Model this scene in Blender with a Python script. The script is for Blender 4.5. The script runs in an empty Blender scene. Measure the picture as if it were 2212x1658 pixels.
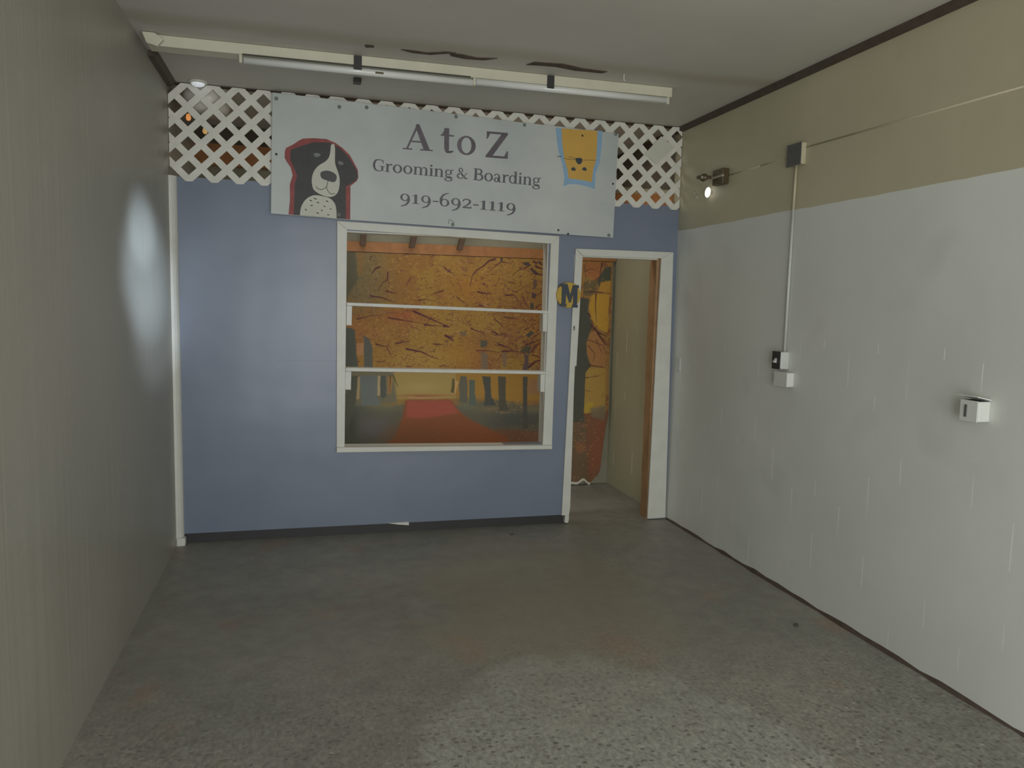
import bpy, bmesh, math, random
import numpy as np
from mathutils import Vector

sc = bpy.context.scene
COL = sc.collection

# ------------------------------------------------------------------ camera
F_PX, PX, PY = 1669.0, 1106.0, 829.0
YAW, PITCH, ROLL = math.radians(14.982), math.radians(-5.857), math.radians(1.309)
CAM = Vector((0.8113, -5.2602, 1.5935))
W, H = 3.455, 2.90                      # room width and height (m)
YB = 1.20                               # wall behind the partition
YF = -7.0                               # shop front behind the camera

fw = Vector((math.sin(YAW)*math.cos(PITCH), math.cos(YAW)*math.cos(PITCH), math.sin(PITCH)))
rt = Vector((math.cos(YAW), -math.sin(YAW), 0.0))
up = rt.cross(fw)
cr, sr = math.cos(ROLL), math.sin(ROLL)
RT, UP = cr*rt + sr*up, -sr*rt + cr*up

cd = bpy.data.cameras.new('camera')
cd.sensor_fit = 'HORIZONTAL'; cd.sensor_width = 36.0
cd.lens = F_PX/2212.0*36.0
cd.clip_start = 0.05; cd.clip_end = 100
cam = bpy.data.objects.new('camera', cd); COL.objects.link(cam)
from mathutils import Matrix
m3 = Matrix((RT, UP, -fw)).transposed()
cam.matrix_world = Matrix.Translation(CAM) @ m3.to_4x4()
sc.camera = cam

# ------------------------------------------------------------------ world, exposure, lights
sc.view_settings.view_transform = 'Standard'
sc.view_settings.look = 'None'
sc.view_settings.exposure = 0.0
sc.view_settings.gamma = 1.0
sc.view_settings.use_curve_mapping = False
wd = bpy.data.worlds.new('sky'); sc.world = wd; wd.use_nodes = True
wd.node_tree.nodes['Background'].inputs[0].default_value = (0.62, 0.74, 0.9, 1)
wd.node_tree.nodes['Background'].inputs[1].default_value = 0.5

def area(name, loc, target, sx, sy, power, col, spread=180):
    l = bpy.data.lights.new(name, 'AREA'); l.shape = 'RECTANGLE'
    l.size, l.size_y, l.energy, l.color = sx, sy, power, col
    l.spread = math.radians(spread)
    o = bpy.data.objects.new(name, l); COL.objects.link(o)
    o.location = loc
    o.rotation_euler = (Vector(target)-Vector(loc)).to_track_quat('-Z', 'Y').to_euler()
    return o
def spot(name, loc, target, ang, power, col, blend=.6, r=.05):
    l = bpy.data.lights.new(name, 'SPOT'); l.energy = power; l.color = col
    l.spot_size = math.radians(ang); l.spot_blend = blend; l.shadow_soft_size = r
    o = bpy.data.objects.new(name, l); COL.objects.link(o)
    o.location = loc
    o.rotation_euler = (Vector(target)-Vector(loc)).to_track_quat('-Z', 'Y').to_euler()
    return o
# daylight through the shop-front window and the open shop door behind the camera
area('shop_window_daylight', (1.9, YF+.10, 1.35), (1.9, 0, 1.35), 2.9, 2.2, 76, (1.0, .985, .93))
area('shop_door_daylight', (.80, YF+.16, 1.18), (.80, 0, 1.18), .9, 2.3, 34, (.84, .93, 1.0))
# added unseen ceiling fill for the room behind the partition
area('rear_room_light', (1.9, .45, 2.80), (1.9, .45, 0), 2.4, .3, 8.5, (1, .97, .91))
area('rear_bench_light', (1.75, .14, .36), (1.75, 1.2, .75), 2.9, .36, 2.8, (1, .97, .92))  # added low fill behind the partition, brightens the mural
# added spots for the daylight patch on the left wall beside the partition
spot('car_glint', (3.2, -5.6, 1.95), (0.0, -.78, 1.70), 8.5, 2100, (.62, .78, 1.0), 1.0)
spot('car_glint', (3.1, -5.8, 1.75), (0.0, -.60, 1.40), 7.5, 900, (.66, .80, 1.0), 1.0)
spot('car_glint', (3.2, -5.5, 2.05), (0.0, -.88, 1.93), 5.0, 1300, (.62, .78, 1.0), .9)

# ------------------------------------------------------------------ helpers
def at(px, py, ax=1, val=0.0):
    """point where the sight line of a pixel meets the plane coord[ax] = val"""
    d = (px-PX)/F_PX*RT - (py-PY)/F_PX*UP + fw
    t = (val-CAM[ax])/d[ax]
    return CAM + t*d

def srgb(r, g, b):
    f = lambda c: (c/255/12.92) if c/255 <= .04045 else ((c/255+.055)/1.055)**2.4
    return (f(r), f(g), f(b), 1)

class NT:
    def __init__(s, name):
        s.m = bpy.data.materials.new(name); s.m.use_nodes = True
        s.t = s.m.node_tree; s.b = s.t.nodes['Principled BSDF']; s.out = s.t.nodes['Material Output']
    def n(s, k, **kw):
        x = s.t.nodes.new(k)
        for a, v in kw.items(): setattr(x, a, v)
        return x
    def l(s, a, b): s.t.links.new(a, b)
    def coord(s, scale=(1, 1, 1)):
        tc = s.n('ShaderNodeNewGeometry'); mp = s.n('ShaderNodeMapping')
        mp.inputs['Scale'].default_value = scale
        s.l(tc.outputs['Position'], mp.inputs['Vector']); return mp.outputs[0]
    def noise(s, vec, scale, detail=4, rough=.55):
        x = s.n('ShaderNodeTexNoise'); x.inputs['Scale'].default_value = scale
        x.inputs['Detail'].default_value = detail; x.inputs['Roughness'].default_value = rough
        s.l(vec, x.inputs['Vector']); return x.outputs['Fac']
    def ramp(s, fac, stops):
        x = s.n('ShaderNodeValToRGB'); e = x.color_ramp.elements
        while len(e) < len(stops): e.new(.5)
        for i, (p, c) in enumerate(stops):
            e[i].position = p; e[i].color = c if len(c) == 4 else (*c, 1)
        s.l(fac, x.inputs[0]); return x.outputs[0]
    def mix(s, fac, a, b, mode='MIX'):
        x = s.n('ShaderNodeMix', data_type='RGBA', blend_type=mode)
        for v, i in ((fac, 0), (a, 6), (b, 7)):
            if hasattr(v, 'is_linked') or hasattr(v, 'links'): s.l(v, x.inputs[i])
            else: x.inputs[i].default_value = v
        return x.outputs[2]
    def math(s, op, a, b=0.0, c=None):
        x = s.n('ShaderNodeMath', operation=op)
        for v, i in ((a, 0), (b, 1), (c, 2)):
            if v is None: continue
            if hasattr(v, 'links'): s.l(v, x.inputs[i])
            else: x.inputs[i].default_value = v
        return x.outputs[0]
    def bump(s, h, strength=.3, dist=.01):
        x = s.n('ShaderNodeBump'); x.inputs['Strength'].default_value = strength
        x.inputs['Distance'].default_value = dist
        s.l(h, x.inputs['Height']); s.l(x.outputs[0], s.b.inputs['Normal'])

def lin(c, k=1.0): return (min(.92, c[0]*k), min(.92, c[1]*k), min(.92, c[2]*k), 1)
def mat(name, col, rough=.5, var=.08, scale=6, metal=0, emit=None, estr=0, bump=0, spec=.5):
    s = NT(name); v = s.coord()
    n = s.noise(v, scale)
    c = s.ramp(n, [(.3, lin(col, 1-var)), (.7, lin(col, 1+var))])
    s.l(c, s.b.inputs['Base Color'])
    s.b.inputs['Roughness'].default_value = rough; s.b.inputs['Metallic'].default_value = metal
    s.b.inputs['Specular IOR Level'].default_value = spec
    if emit:
        s.b.inputs['Emission Color'].default_value = (*emit, 1); s.b.inputs['Emission Strength'].default_value = estr
    if bump: s.bump(s.noise(v, 60), bump, .004)
    return s.m

# ---- materials
M = {}
M['white'] = mat('white_paint', (0.709, 0.709, 0.641), .38, .05, 9)
M['lattice'] = mat('lattice_plastic', (0.780, 0.767, 0.689), .45, .06, 14)
M['cream'] = mat('cream_metal', (0.660, 0.630, 0.495), .45, .05, 8)
M['black'] = mat('black_plastic', (.035, .035, .035), .5)
M['dark'] = mat('dark_gap', (0.080, 0.075, 0.064), .8)
M['brown'] = mat('brown_trim', (0.090, 0.066, 0.050), .7, .2, 20)
M['wood'] = mat('orange_wood', (0.435, 0.188, 0.061), .55, .18, 14)
M['jambwood'] = mat('jamb_wood', (.40, .24, .12), .55, .12, 9)
M['stud'] = mat('stud_wood', (0.126, 0.073, 0.042), .6, .2, 14)
M['drywall'] = mat('rear_drywall', (0.312, 0.295, 0.210), .7, .08, 5)
M['darkboard'] = mat('dark_boards', (.125, .105, .080), .8, .2, 5)
M['ceil_hole'] = mat('torn_ceiling', (.10, .07, .05), .9, .3, 30)
M['greycover'] = mat('grey_cover', (0.111, 0.111, 0.111), .5, .08, 20)
M['boxwhite'] = mat('box_white', (0.619, 0.643, 0.607), .4, .04, 20)
M['wallcream'] = mat('cream_paint', (0.542, 0.496, 0.341), .4, .04, 20)
M['brass'] = mat('old_brass', (.13, .10, .055), .45, .2, 40, metal=.4)
M['fitcream'] = mat('fitting_cream', (.42, .38, .28), .5)
M['tube'] = mat('glass_tube', (0.806, 0.819, 0.780), .15, .02, 8)
M['red'] = mat('sign_red', (0.312, 0.065, 0.059), .5, .2, 20)
M['ink'] = mat('sign_black', (.055, .052, .05), .5, .1, 20)
M['noseink'] = mat('sign_grey', (.085, .085, .085), .5, .1, 20)
M['pale'] = mat('sign_cream', (0.658, 0.658, 0.560), .5, .04, 12)
M['letter'] = mat('sign_letter', (0.150, 0.126, 0.144), .5, .25, 9)
M['letter2'] = mat('sign_letter_small', (0.120, 0.120, 0.132), .5, .2, 9)
M['yellow'] = mat('sign_yellow', (0.715, 0.429, 0.091), .5, .04, 12)
M['blue'] = mat('sign_blue', (0.300, 0.480, 0.675), .5, .08, 20)
M['navy'] = mat('navy_ink', (.045, .06, .08), .5)
M['bolt'] = mat('bolt_head', (.07, .07, .06), .4, metal=.6)
M['rust'] = mat('weathered_bolt', (.22, .24, .22), .6)
M['discyellow'] = mat('disc_yellow', (0.600, 0.396, 0.060), .5, .1, 20)
M['hem'] = mat('white_hem', (0.630, 0.600, 0.495), .6, .1, 20)
M['glow'] = mat('warm_bulb', (.9, .5, .2), .4, emit=(1, .38, .1), estr=.5)
M['glow2'] = mat('amber_bulb', (.9, .6, .25), .4, emit=(1, .6, .2), estr=.3)
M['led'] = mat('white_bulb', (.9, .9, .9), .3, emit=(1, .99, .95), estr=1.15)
M['opal'] = mat('opal_glass', (0.700, 0.672, 0.588), .3, .03, 6)
M['rear_side'] = mat('rear_wall_paint', (0.450, 0.398, 0.255), .5, .06, 5)

def sign_mat():
    s = NT('sign_board'); v = s.coord()
    c = s.ramp(s.noise(v, 2.2, 5), [(.35, (0.514, 0.557, 0.543, 1)), (.65, (0.615, 0.650, 0.629, 1))])
    s.l(c, s.b.inputs['Base Color']); s.b.inputs['Roughness'].default_value = .35
    s.bump(s.noise(v, 3), .15, .01); return s.m
M['sign'] = sign_mat()

def blue_mat():
    s = NT('blue_paint'); v = s.coord()
    c = s.ramp(s.noise(v, 1.3, 3), [(.3, (0.191, 0.226, 0.304, 1)), (.7, (0.222, 0.255, 0.327, 1))])
    # a faint horizontal panel joint
    sep = s.n('ShaderNodeSeparateXYZ'); s.l(v, sep.inputs[0])
    d = s.math('ABSOLUTE', s.math('SUBTRACT', sep.outputs[2], 1.195))
    j = s.math('LESS_THAN', d, .0022)
    jx = s.math('MULTIPLY', j, s.math('GREATER_THAN', sep.outputs[0], .62))
    jx = s.math('MULTIPLY', jx, s.math('LESS_THAN', sep.outputs[0], 1.02))
    c = s.mix(s.math('MULTIPLY', jx, .35), c, (0.116, 0.139, 0.186, 1))
    s.l(c, s.b.inputs['Base Color']); s.b.inputs['Roughness'].default_value = .30
    s.bump(s.noise(v, 1.6, 2), .3, .03); return s.m
M['bluewall'] = blue_mat()

def right_mat():
    s = NT('right_wall_paint'); v = s.coord()
    sep = s.n('ShaderNodeSeparateXYZ'); s.l(v, sep.inputs[0])
    y, z = sep.outputs[1], sep.outputs[2]
    white = s.ramp(s.noise(v, 1.1, 4), [(.3, (0.690, 0.708, 0.663, 1)), (.7, (0.788, 0.797, 0.753, 1))])
    cream = s.ramp(s.noise(v, 1.5, 3), [(.3, (0.511, 0.469, 0.323, 1)), (.7, (0.573, 0.529, 0.367, 1))])
    # smudges
    sm = s.ramp(s.noise(v, 2.3, 2), [(.60, (0, 0, 0, 1)), (.78, (1, 1, 1, 1))])
    white = s.mix(s.math('MULTIPLY', sm, .18), white, (0.358, 0.358, 0.340, 1))
    # paint line
    wav = s.math('MULTIPLY', s.math('SUBTRACT', s.noise(v, 3, 2), .5), .02)
    isc = s.math('GREATER_THAN', s.math('ADD', z, wav), 2.157)
    isb = s.math('GREATER_THAN', y, .06)
    c = s.mix(isc, white, cream)
    c = s.mix(isb, c, (.47, .45, .30, 1))
    # head joints of the blocks
    row = s.math('FLOOR', s.math('DIVIDE', z, .2))
    off = s.math('MULTIPLY', s.math('MODULO', row, 2.0), .5)
    u = s.math('FRACT', s.math('ADD', s.math('ADD', s.math('DIVIDE', y, .4), 40.35), off))
    dj = s.math('ABSOLUTE', s.math('SUBTRACT', u, .5))
    j = s.math('LESS_THAN', dj, .0065)
    jn = s.ramp(s.noise(v, 2.6, 2), [(.46, (0, 0, 0, 1)), (.60, (1, 1, 1, 1))])
    low = s.math('LESS_THAN', z, 1.45)
    j1 = s.math('MULTIPLY', s.math('MULTIPLY', j, jn), low)
    c = s.mix(j1, c, (.97, .97, .92, 1))  # glints on the joint ridges, put into the colour as pale streaks
    s.l(c, s.b.inputs['Base Color']); s.b.inputs['Roughness'].default_value = .45
    fz = s.math('ABSOLUTE', s.math('SUBTRACT', s.math('FRACT', s.math('DIVIDE', z, .2)), .5))
    bed = s.math('GREATER_THAN', fz, .475)
    jj = s.math('MAXIMUM', s.math('MULTIPLY', j, 1.0), s.math('MULTIPLY', bed, .12))
    h = s.math('SUBTRACT', s.noise(v, 3.0, 3), s.math('MULTIPLY', jj, .10))
    s.bump(h, .35, .01); return s.m
M['rightwall'] = right_mat()

def left_mat():
    s = NT('left_wall_paint'); v = s.coord(); vs = s.coord((1, 14, .25))
    c = s.ramp(s.noise(v, .9, 4), [(.3, (0.330, 0.317, 0.265, 1)), (.7, (0.389, 0.376, 0.324, 1))])
    st = s.ramp(s.noise(vs, 3.0, 4, .7), [(.55, (0, 0, 0, 1)), (.72, (1, 1, 1, 1))])
    c = s.mix(s.math('MULTIPLY', st, .22), c, (0.544, 0.519, 0.415, 1))
    s.l(c, s.b.inputs['Base Color']); s.b.inputs['Roughness'].default_value = .38
    s.bump(s.noise(vs, 1.2, 3), .25, .01); return s.m
M['leftwall'] = left_mat()

def ceil_mat():
    s = NT('ceiling_paint'); v = s.coord()
    c = s.ramp(s.noise(v, 1.0, 4), [(.3, (0.536, 0.508, 0.455, 1)), (.7, (0.625, 0.598, 0.536, 1))])
    # tan water stain along the light fitting
    sep = s.n('ShaderNodeSeparateXYZ'); s.l(v, sep.inputs[0])
    d = s.math('ABSOLUTE', s.math('SUBTRACT', s.math('ADD', sep.outputs[1], s.math('MULTIPLY', s.noise(v, 2, 3), .18)), -1.06))
    k = s.ramp(d, [(.02, (1, 1, 1, 1)), (.13, (0, 0, 0, 1))])
    c = s.mix(s.math('MULTIPLY', k, .5), c, (0.393, 0.331, 0.232, 1))
    s.l(c, s.b.inputs['Base Color']); s.b.inputs['Roughness'].default_value = .6
    s.bump(s.noise(v, 2.5, 3), .3, .02); return s.m
M['ceiling'] = ceil_mat()

def floor_mat():
    s = NT('worn_concrete'); v = s.coord()
    n1 = s.noise(v, 1.4, 5); n2 = s.noise(v, 9, 5, .7)
    c = s.ramp(n1, [(.3, (0.235, 0.226, 0.193, 1)), (.5, (0.298, 0.284, 0.243, 1)), (.7, (0.373, 0.345, 0.287, 1))])
    c = s.mix(.5, c, s.ramp(n2, [(.3, (0.207, 0.204, 0.182, 1)), (.7, (0.386, 0.381, 0.337, 1))]))
    # reddish stains
    rs = s.ramp(s.noise(s.coord((1.3, 1, 1)), 1.9, 3), [(.60, (0, 0, 0, 1)), (.70, (1, 1, 1, 1))])
    c = s.mix(s.math('MULTIPLY', rs, .35), c, (0.414, 0.235, 0.152, 1))
    # tan wear down the middle of the walkway
    sp = s.n('ShaderNodeSeparateXYZ'); s.l(v, sp.inputs[0])
    ex = s.math('DIVIDE', s.math('SUBTRACT', sp.outputs[0], 2.05), .75)
    ey = s.math('DIVIDE', s.math('SUBTRACT', sp.outputs[1], -1.3), 1.35)
    er = s.math('SQRT', s.math('ADD', s.math('MULTIPLY', ex, ex), s.math('MULTIPLY', ey, ey)))
    er = s.math('ADD', er, s.math('MULTIPLY', s.math('SUBTRACT', s.noise(v, 2.6, 5), .5), 1.3))
    tk = s.ramp(er, [(.65, (1, 1, 1, 1)), (1.1, (0, 0, 0, 1))])
    c = s.mix(s.math('MULTIPLY', tk, .55), c, (.33, .285, .205, 1))
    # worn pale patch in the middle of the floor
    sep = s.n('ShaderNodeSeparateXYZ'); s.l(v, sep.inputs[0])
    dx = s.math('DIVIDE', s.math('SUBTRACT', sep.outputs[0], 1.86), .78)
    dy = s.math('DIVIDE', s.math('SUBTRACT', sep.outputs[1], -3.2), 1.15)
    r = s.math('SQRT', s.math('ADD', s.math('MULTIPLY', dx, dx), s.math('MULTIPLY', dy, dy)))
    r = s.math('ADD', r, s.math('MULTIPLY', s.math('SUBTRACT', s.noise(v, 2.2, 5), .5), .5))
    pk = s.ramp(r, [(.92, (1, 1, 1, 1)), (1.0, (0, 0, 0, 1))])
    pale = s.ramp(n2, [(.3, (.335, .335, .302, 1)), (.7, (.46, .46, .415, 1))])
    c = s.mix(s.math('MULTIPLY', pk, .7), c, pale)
    # chips and pits, mostly on the near half
    vo = s.n('ShaderNodeTexVoronoi'); vo.inputs['Scale'].default_value = 42; s.l(s.coord((.8, 1.25, 1)), vo.inputs['Vector'])
    near = s.ramp(s.math('ADD', s.math('MULTIPLY', sep.outputs[1], -.5), s.noise(v, 3, 3)), [(1.15, (0, 0, 0, 1)), (1.9, (1, 1, 1, 1))])
    mr = s.n('ShaderNodeMapRange'); mr.inputs[1].default_value = -1.2; mr.inputs[2].default_value = -2.6
    s.l(s.math('ADD', sep.outputs[1], s.math('MULTIPLY', s.noise(v, 2, 3), .8)), mr.inputs[0])
    near = mr.outputs[0]
    sepc = s.n('ShaderNodeSeparateColor'); s.l(vo.outputs['Color'], sepc.inputs[0])
    pit = s.math('MULTIPLY', s.math('LESS_THAN', vo.outputs['Distance'], .36), s.math('GREATER_THAN', sepc.outputs[0], .72))
    chip = s.math('MULTIPLY', s.math('LESS_THAN', vo.outputs['Distance'], .30), s.math('LESS_THAN', sepc.outputs[0], .10))
    c = s.mix(s.math('MULTIPLY', s.math('MULTIPLY', pit, near), .75), c, (0.138, 0.132, 0.110, 1))
    c = s.mix(s.math('MULTIPLY', s.math('MULTIPLY', chip, near), .28), c, (0.718, 0.690, 0.607, 1))
    n3 = s.noise(s.coord((1, .6, 1)), 55, 3, .7)
    g = s.ramp(n3, [(.36, (.62, .62, .62, 1)), (.62, (1.22, 1.22, 1.2, 1))])
    c = s.mix(s.math('MULTIPLY', near, .85), c, s.mix(1.0, c, g, 'MULTIPLY'))
    s.l(c, s.b.inputs['Base Color'])
    s.b.inputs['Roughness'].default_value = .5
    s.bump(s.math('ADD', n3, s.math('MULTIPLY', n2, .5)), .35, .006); return s.m
M['floor'] = floor_mat()

# ---- objects
def tag(o, label=None, cat=None, group=None, kind=None):
    for k, v in (('label', label), ('category', cat), ('group', group), ('kind', kind)):
        if v: o[k] = v
    return o
def empty(name, loc, label=None, cat=None, group=None, kind=None):
    o = bpy.data.objects.new(name, None); COL.objects.link(o); o.location = loc
    o.empty_display_size = .05
    return tag(o, label, cat, group, kind)
def obj(name, bm, m, parent=None, smooth=False, bevel=0):
    bmesh.ops.recalc_face_normals(bm, faces=bm.faces)
    me = bpy.data.meshes.new(name); bm.to_mesh(me); bm.free()
    me.materials.append(M[m] if isinstance(m, str) else m)
    if smooth:
        for p in me.polygons: p.use_smooth = True
    o = bpy.data.objects.new(name, me); COL.objects.link(o)
    if parent:
        o.parent = parent; me.transform(Matrix.Translation(-Vector(parent_loc(parent))))
    if bevel:
        b = o.modifiers.new('bevel', 'BEVEL'); b.width = bevel; b.segments = 2; b.limit_method = 'ANGLE'
    return o
def parent_loc(p):
    l = Vector(p.location)
    while p.parent: p = p.parent; l += Vector(p.location)
    return l
def box(bm, a, b):
    x0, x1 = sorted((a[0], b[0])); y0, y1 = sorted((a[1], b[1])); z0, z1 = sorted((a[2], b[2]))
    v = [bm.verts.new(p) for p in ((x0,y0,z0),(x1,y0,z0),(x1,y1,z0),(x0,y1,z0),(x0,y0,z1),(x1,y0,z1),(x1,y1,z1),(x0,y1,z1))]
    for f in ((0,3,2,1),(4,5,6,7),(0,1,5,4),(1,2,6,5),(2,3,7,6),(3,0,4,7)): bm.faces.new([v[i] for i in f])
    return bm
def B(a, b): return box(bmesh.new(), a, b)
def tri_fill(pts2):
    from mathutils.geometry import tessellate_polygon
    return tessellate_polygon([[Vector((p[0], p[1], 0)) for p in pts2]])
def prism(bm, pts, axis, a, b):
    """closed outline pts (two remaining coordinates) extruded along axis from a to b"""
    def mk(p, v):
        c = [0, 0, 0]; o = [i for i in range(3) if i != axis]
        c[o[0]], c[o[1]], c[axis] = p[0], p[1], v; return c
    A = [bm.verts.new(mk(p, a)) for p in pts]; Bv = [bm.verts.new(mk(p, b)) for p in pts]
    for t in tri_fill(pts):
        try:
            bm.faces.new([A[i] for i in t]); bm.faces.new([Bv[i] for i in reversed(t)])
        except ValueError: pass
    n = len(pts)
    for i in range(n):
        bm.faces.new((A[i], A[(i+1) % n], Bv[(i+1) % n], Bv[i]))
    return bm
def slab(pxs, yf, yb, bm=None):
    """outline seen in the partition plane, as a board of real thickness"""
    bm = bm or bmesh.new()
    pts = [at(*q, 1, yf) for q in pxs]
    return prism(bm, [(p.x, p.z) for p in pts], 1, yf, yb)
def cyl(bm, p0, p1, r, seg=16, r2=None):
    p0, p1 = Vector(p0), Vector(p1); d = (p1-p0).normalized()
    a = d.orthogonal().normalized(); b = d.cross(a); r2 = r if r2 is None else r2
    A = [bm.verts.new(p0 + r*(math.cos(t)*a+math.sin(t)*b)) for t in [2*math.pi*i/seg for i in range(seg)]]
    C = [bm.verts.new(p1 + r2*(math.cos(t)*a+math.sin(t)*b)) for t in [2*math.pi*i/seg for i in range(seg)]]
    for i in range(seg): bm.faces.new((A[i], A[(i+1) % seg], C[(i+1) % seg], C[i]))
    bm.faces.new(list(reversed(A))); bm.faces.new(C); return bm
def tube(bm, pts, r, seg=10):
    for i in range(len(pts)-1): cyl(bm, pts[i], pts[i+1], r, seg)
    for p in pts[1:-1]: bmesh.ops.create_uvsphere(bm, u_segments=seg, v_segments=6, radius=r, matrix=Matrix.Translation(p))
    return bm
def lathe(bm, c, axis, prof, seg=28):
    """prof: (distance along axis, radius)"""
    c = Vector(c); d = Vector(axis).normalized(); a = d.orthogonal().normalized(); b = d.cross(a); rings = []
    for t, r in prof:
        rings.append([bm.verts.new(c + d*t + r*(math.cos(x)*a+math.sin(x)*b)) for x in [2*math.pi*i/seg for i in range(seg)]])
    for R0, R1 in zip(rings, rings[1:]):
        for i in range(seg): bm.faces.new((R0[i], R0[(i+1) % seg], R1[(i+1) % seg], R1[i]))
    bm.faces.new(rings[0]); bm.faces.new(list(reversed(rings[-1]))); return bm

def struct(name, bm, m, parent=None, **kw):
    o = obj(name, bm, m, parent, **kw)
    if not parent: o['kind'] = 'structure'
    return o

# ------------------------------------------------------------------ the shell
T = .12
struct('floor', B((-T, YF-T, -.1), (W+T, YB+T, 0)), 'floor')
struct('ceiling', B((-T, YF-T, H), (W+T, YB+T, H+.1)), 'ceiling')
struct('wall_left', B((-T, YF-T, 0), (0, YB+T, H)), 'leftwall')
struct('wall_right', B((W, YF-T, 0), (W+T, YB+T, H)), 'rightwall')
# shop front with its window opening, behind the camera
bm = bmesh.new()
for a, b in (((1.3, YF-T, 0), (W, YF, .24)), ((0, YF-T, 0), (.3, YF, 2.46)), ((1.27, YF-T, 0), (1.33, YF, 2.46)), ((3.38, YF-T, .24), (W, YF, 2.46)), ((0, YF-T, 2.46), (W, YF, H))): box(bm, a, b)
struct('wall_front', bm, 'leftwall')

# rear wall in bands: drywall low, timber header, dark boards on top
struct('wall_back', B((0, YB, 0), (W, YB+T, H)), 'drywall')
struct('trim_1', B((0, YB-.045, 2.60), (2.35, YB, 2.76)), 'wood')
struct('trim_9', B((2.35, YB-.045, 2.40), (W, YB, 2.565)), 'wood')
struct('trim_2', B((0, YB-.03, 2.76), (W, YB, H)), 'darkboard')
struct('trim_3', B((.02, YB-.05, 1.990), (W-.01, YB, 2.072)), 'wood')
for i, (xb_, xt_) in enumerate(((1.255, 1.262), (1.646, 1.670), (2.044, 2.072))):
    bm = bmesh.new(); k_ = (xt_-xb_)/.105
    prism(bm, [(xb_-.022, 2.038), (xb_+.022, 2.036), (xb_+.024+k_*.4, 2.436), (xb_-.024+k_*.4, 2.436)], 1, YB-.095, YB-.052)
    struct('trim_%d' % (10+i), bm, 'stud')

# timber and dark boards high on the right wall of the rear room
for nm, q, mt, d in (('trim_14', ((.10, 2.33), (1.15, 2.43), (1.15, 2.58), (.10, 2.44)), 'wood', .03), ('trim_15', ((.10, 2.475), (1.15, 2.64), (1.15, H), (.10, H)), 'darkboard', .02)):
    bm = bmesh.new(); prism(bm, q, 0, W-d, W); struct(nm, bm, mt)

# the partition
c_w = [at(740, 486), at(1198, 519), at(1180, 966), at(735, 972)]
wx0, wx1 = 1.045, 2.462; wz0, wz1 = .60, 2.05
dx0, dx1, dz1 = 2.655, 3.335, 1.955
PT, PB = 2.335, .068                      # top and bottom of the blue panel
bm = bmesh.new()
def P(x0, x1, z0, z1): box(bm, (x0, 0, z0), (x1, .095, z1))
P(0, wx0, PB, PT); P(wx0, wx1, PB, wz0); P(wx0, wx1, wz1, PT); P(wx1, dx0, PB, PT); P(dx0, W, dz1, PT); P(dx1, W, 0.0, dz1)
struct('wall_partition', bm, 'bluewall')
struct('baseboard_partition', B((.03, .018, 0), (2.66, .085, .075)), 'black')
struct('trim_4', B((0, -.004, 2.895), (W, .05, 2.9)), 'brown')  # brown strip put in for the shadow where lattice meets ceiling

# brown ceiling trims at both sides
bm = bmesh.new(); prism(bm, [(-.0, 2.865), (-.0, 2.9), (-.03, 2.9), (-.026, 2.872)], 1, YF, YB)
for v in bm.verts: v.co.x = W + v.co.x
struct('trim_5', bm, 'brown')
bm = bmesh.new(); prism(bm, [(0, 2.868), (0, 2.9), (.05, 2.9), (.03, 2.872)], 1, -.62, -.01)
struct('trim_6', bm, 'brown')
# white quarter round between left wall and blue panel
bm = bmesh.new()
prof = [(0, 0), (0, -.045), (.015, -.043), (.03, -.034), (.040, -.02), (.043, 0)]
prism(bm, prof, 2, .0, 2.335)
struct('trim_7', bm, 'white', smooth=False)
bm = bmesh.new(); box(bm, (.002, -.058, 0), (.055, -.0, .055))
struct('trim_8', bm, 'white', bevel=.008)
# ragged brown strip at the foot of the right wall
bm = bmesh.new(); random.seed(3)
ys = [-.02-.12*i for i in range(57)]
top = [.014+random.uniform(-.006, .008) for _ in ys]
for i in range(len(ys)-1):
    d0, d1 = top[i], top[i+1]
    v = [bm.verts.new(p) for p in ((W, ys[i], d0), (W, ys[i+1], d1), (W-d1*.9, ys[i+1], .0005), (W-d0*.9, ys[i], .0005), (W, ys[i], .0005), (W, ys[i+1], .0005))]
    bm.faces.new((v[0], v[1], v[2], v[3]))
struct('baseboard_right', bm, 'brown')

# window opening: casing, sill, jambs, pane
win = empty('window_1', (1.75, 0, .6), kind='structure')
fr = bmesh.new(); YC = -.02
slab([(728, 476.5), (1208.5, 509.5), (1190, 526), (750, 495.5)], YC, 0, fr)
slab([(728, 476.5), (750, 495.5), (744.5, 966), (727, 972)], YC, 0, fr)
slab([(1208.5, 509.5), (1192.5, 962), (1172.5, 962), (1190, 526)], YC, 0, fr)
obj('window_frame', fr, 'white', win, bevel=.003)
sl = slab([(727, 966), (1193, 961.5), (1193, 970), (727, 977.5)], -.042, .094)
obj('window_sill', sl, 'white', win, bevel=.004)
jb = bmesh.new()
box(jb, (wx1-.006, 0.001, wz0), (wx1+.0, .10, wz1-.002)); box(jb, (wx0, 0.001, wz0), (wx0+.006, .10, wz1-.002)); box(jb, (wx0+.006, .001, wz1-.008), (wx1-.006, .10, wz1))
obj('jamb', jb, 'white', win)

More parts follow.
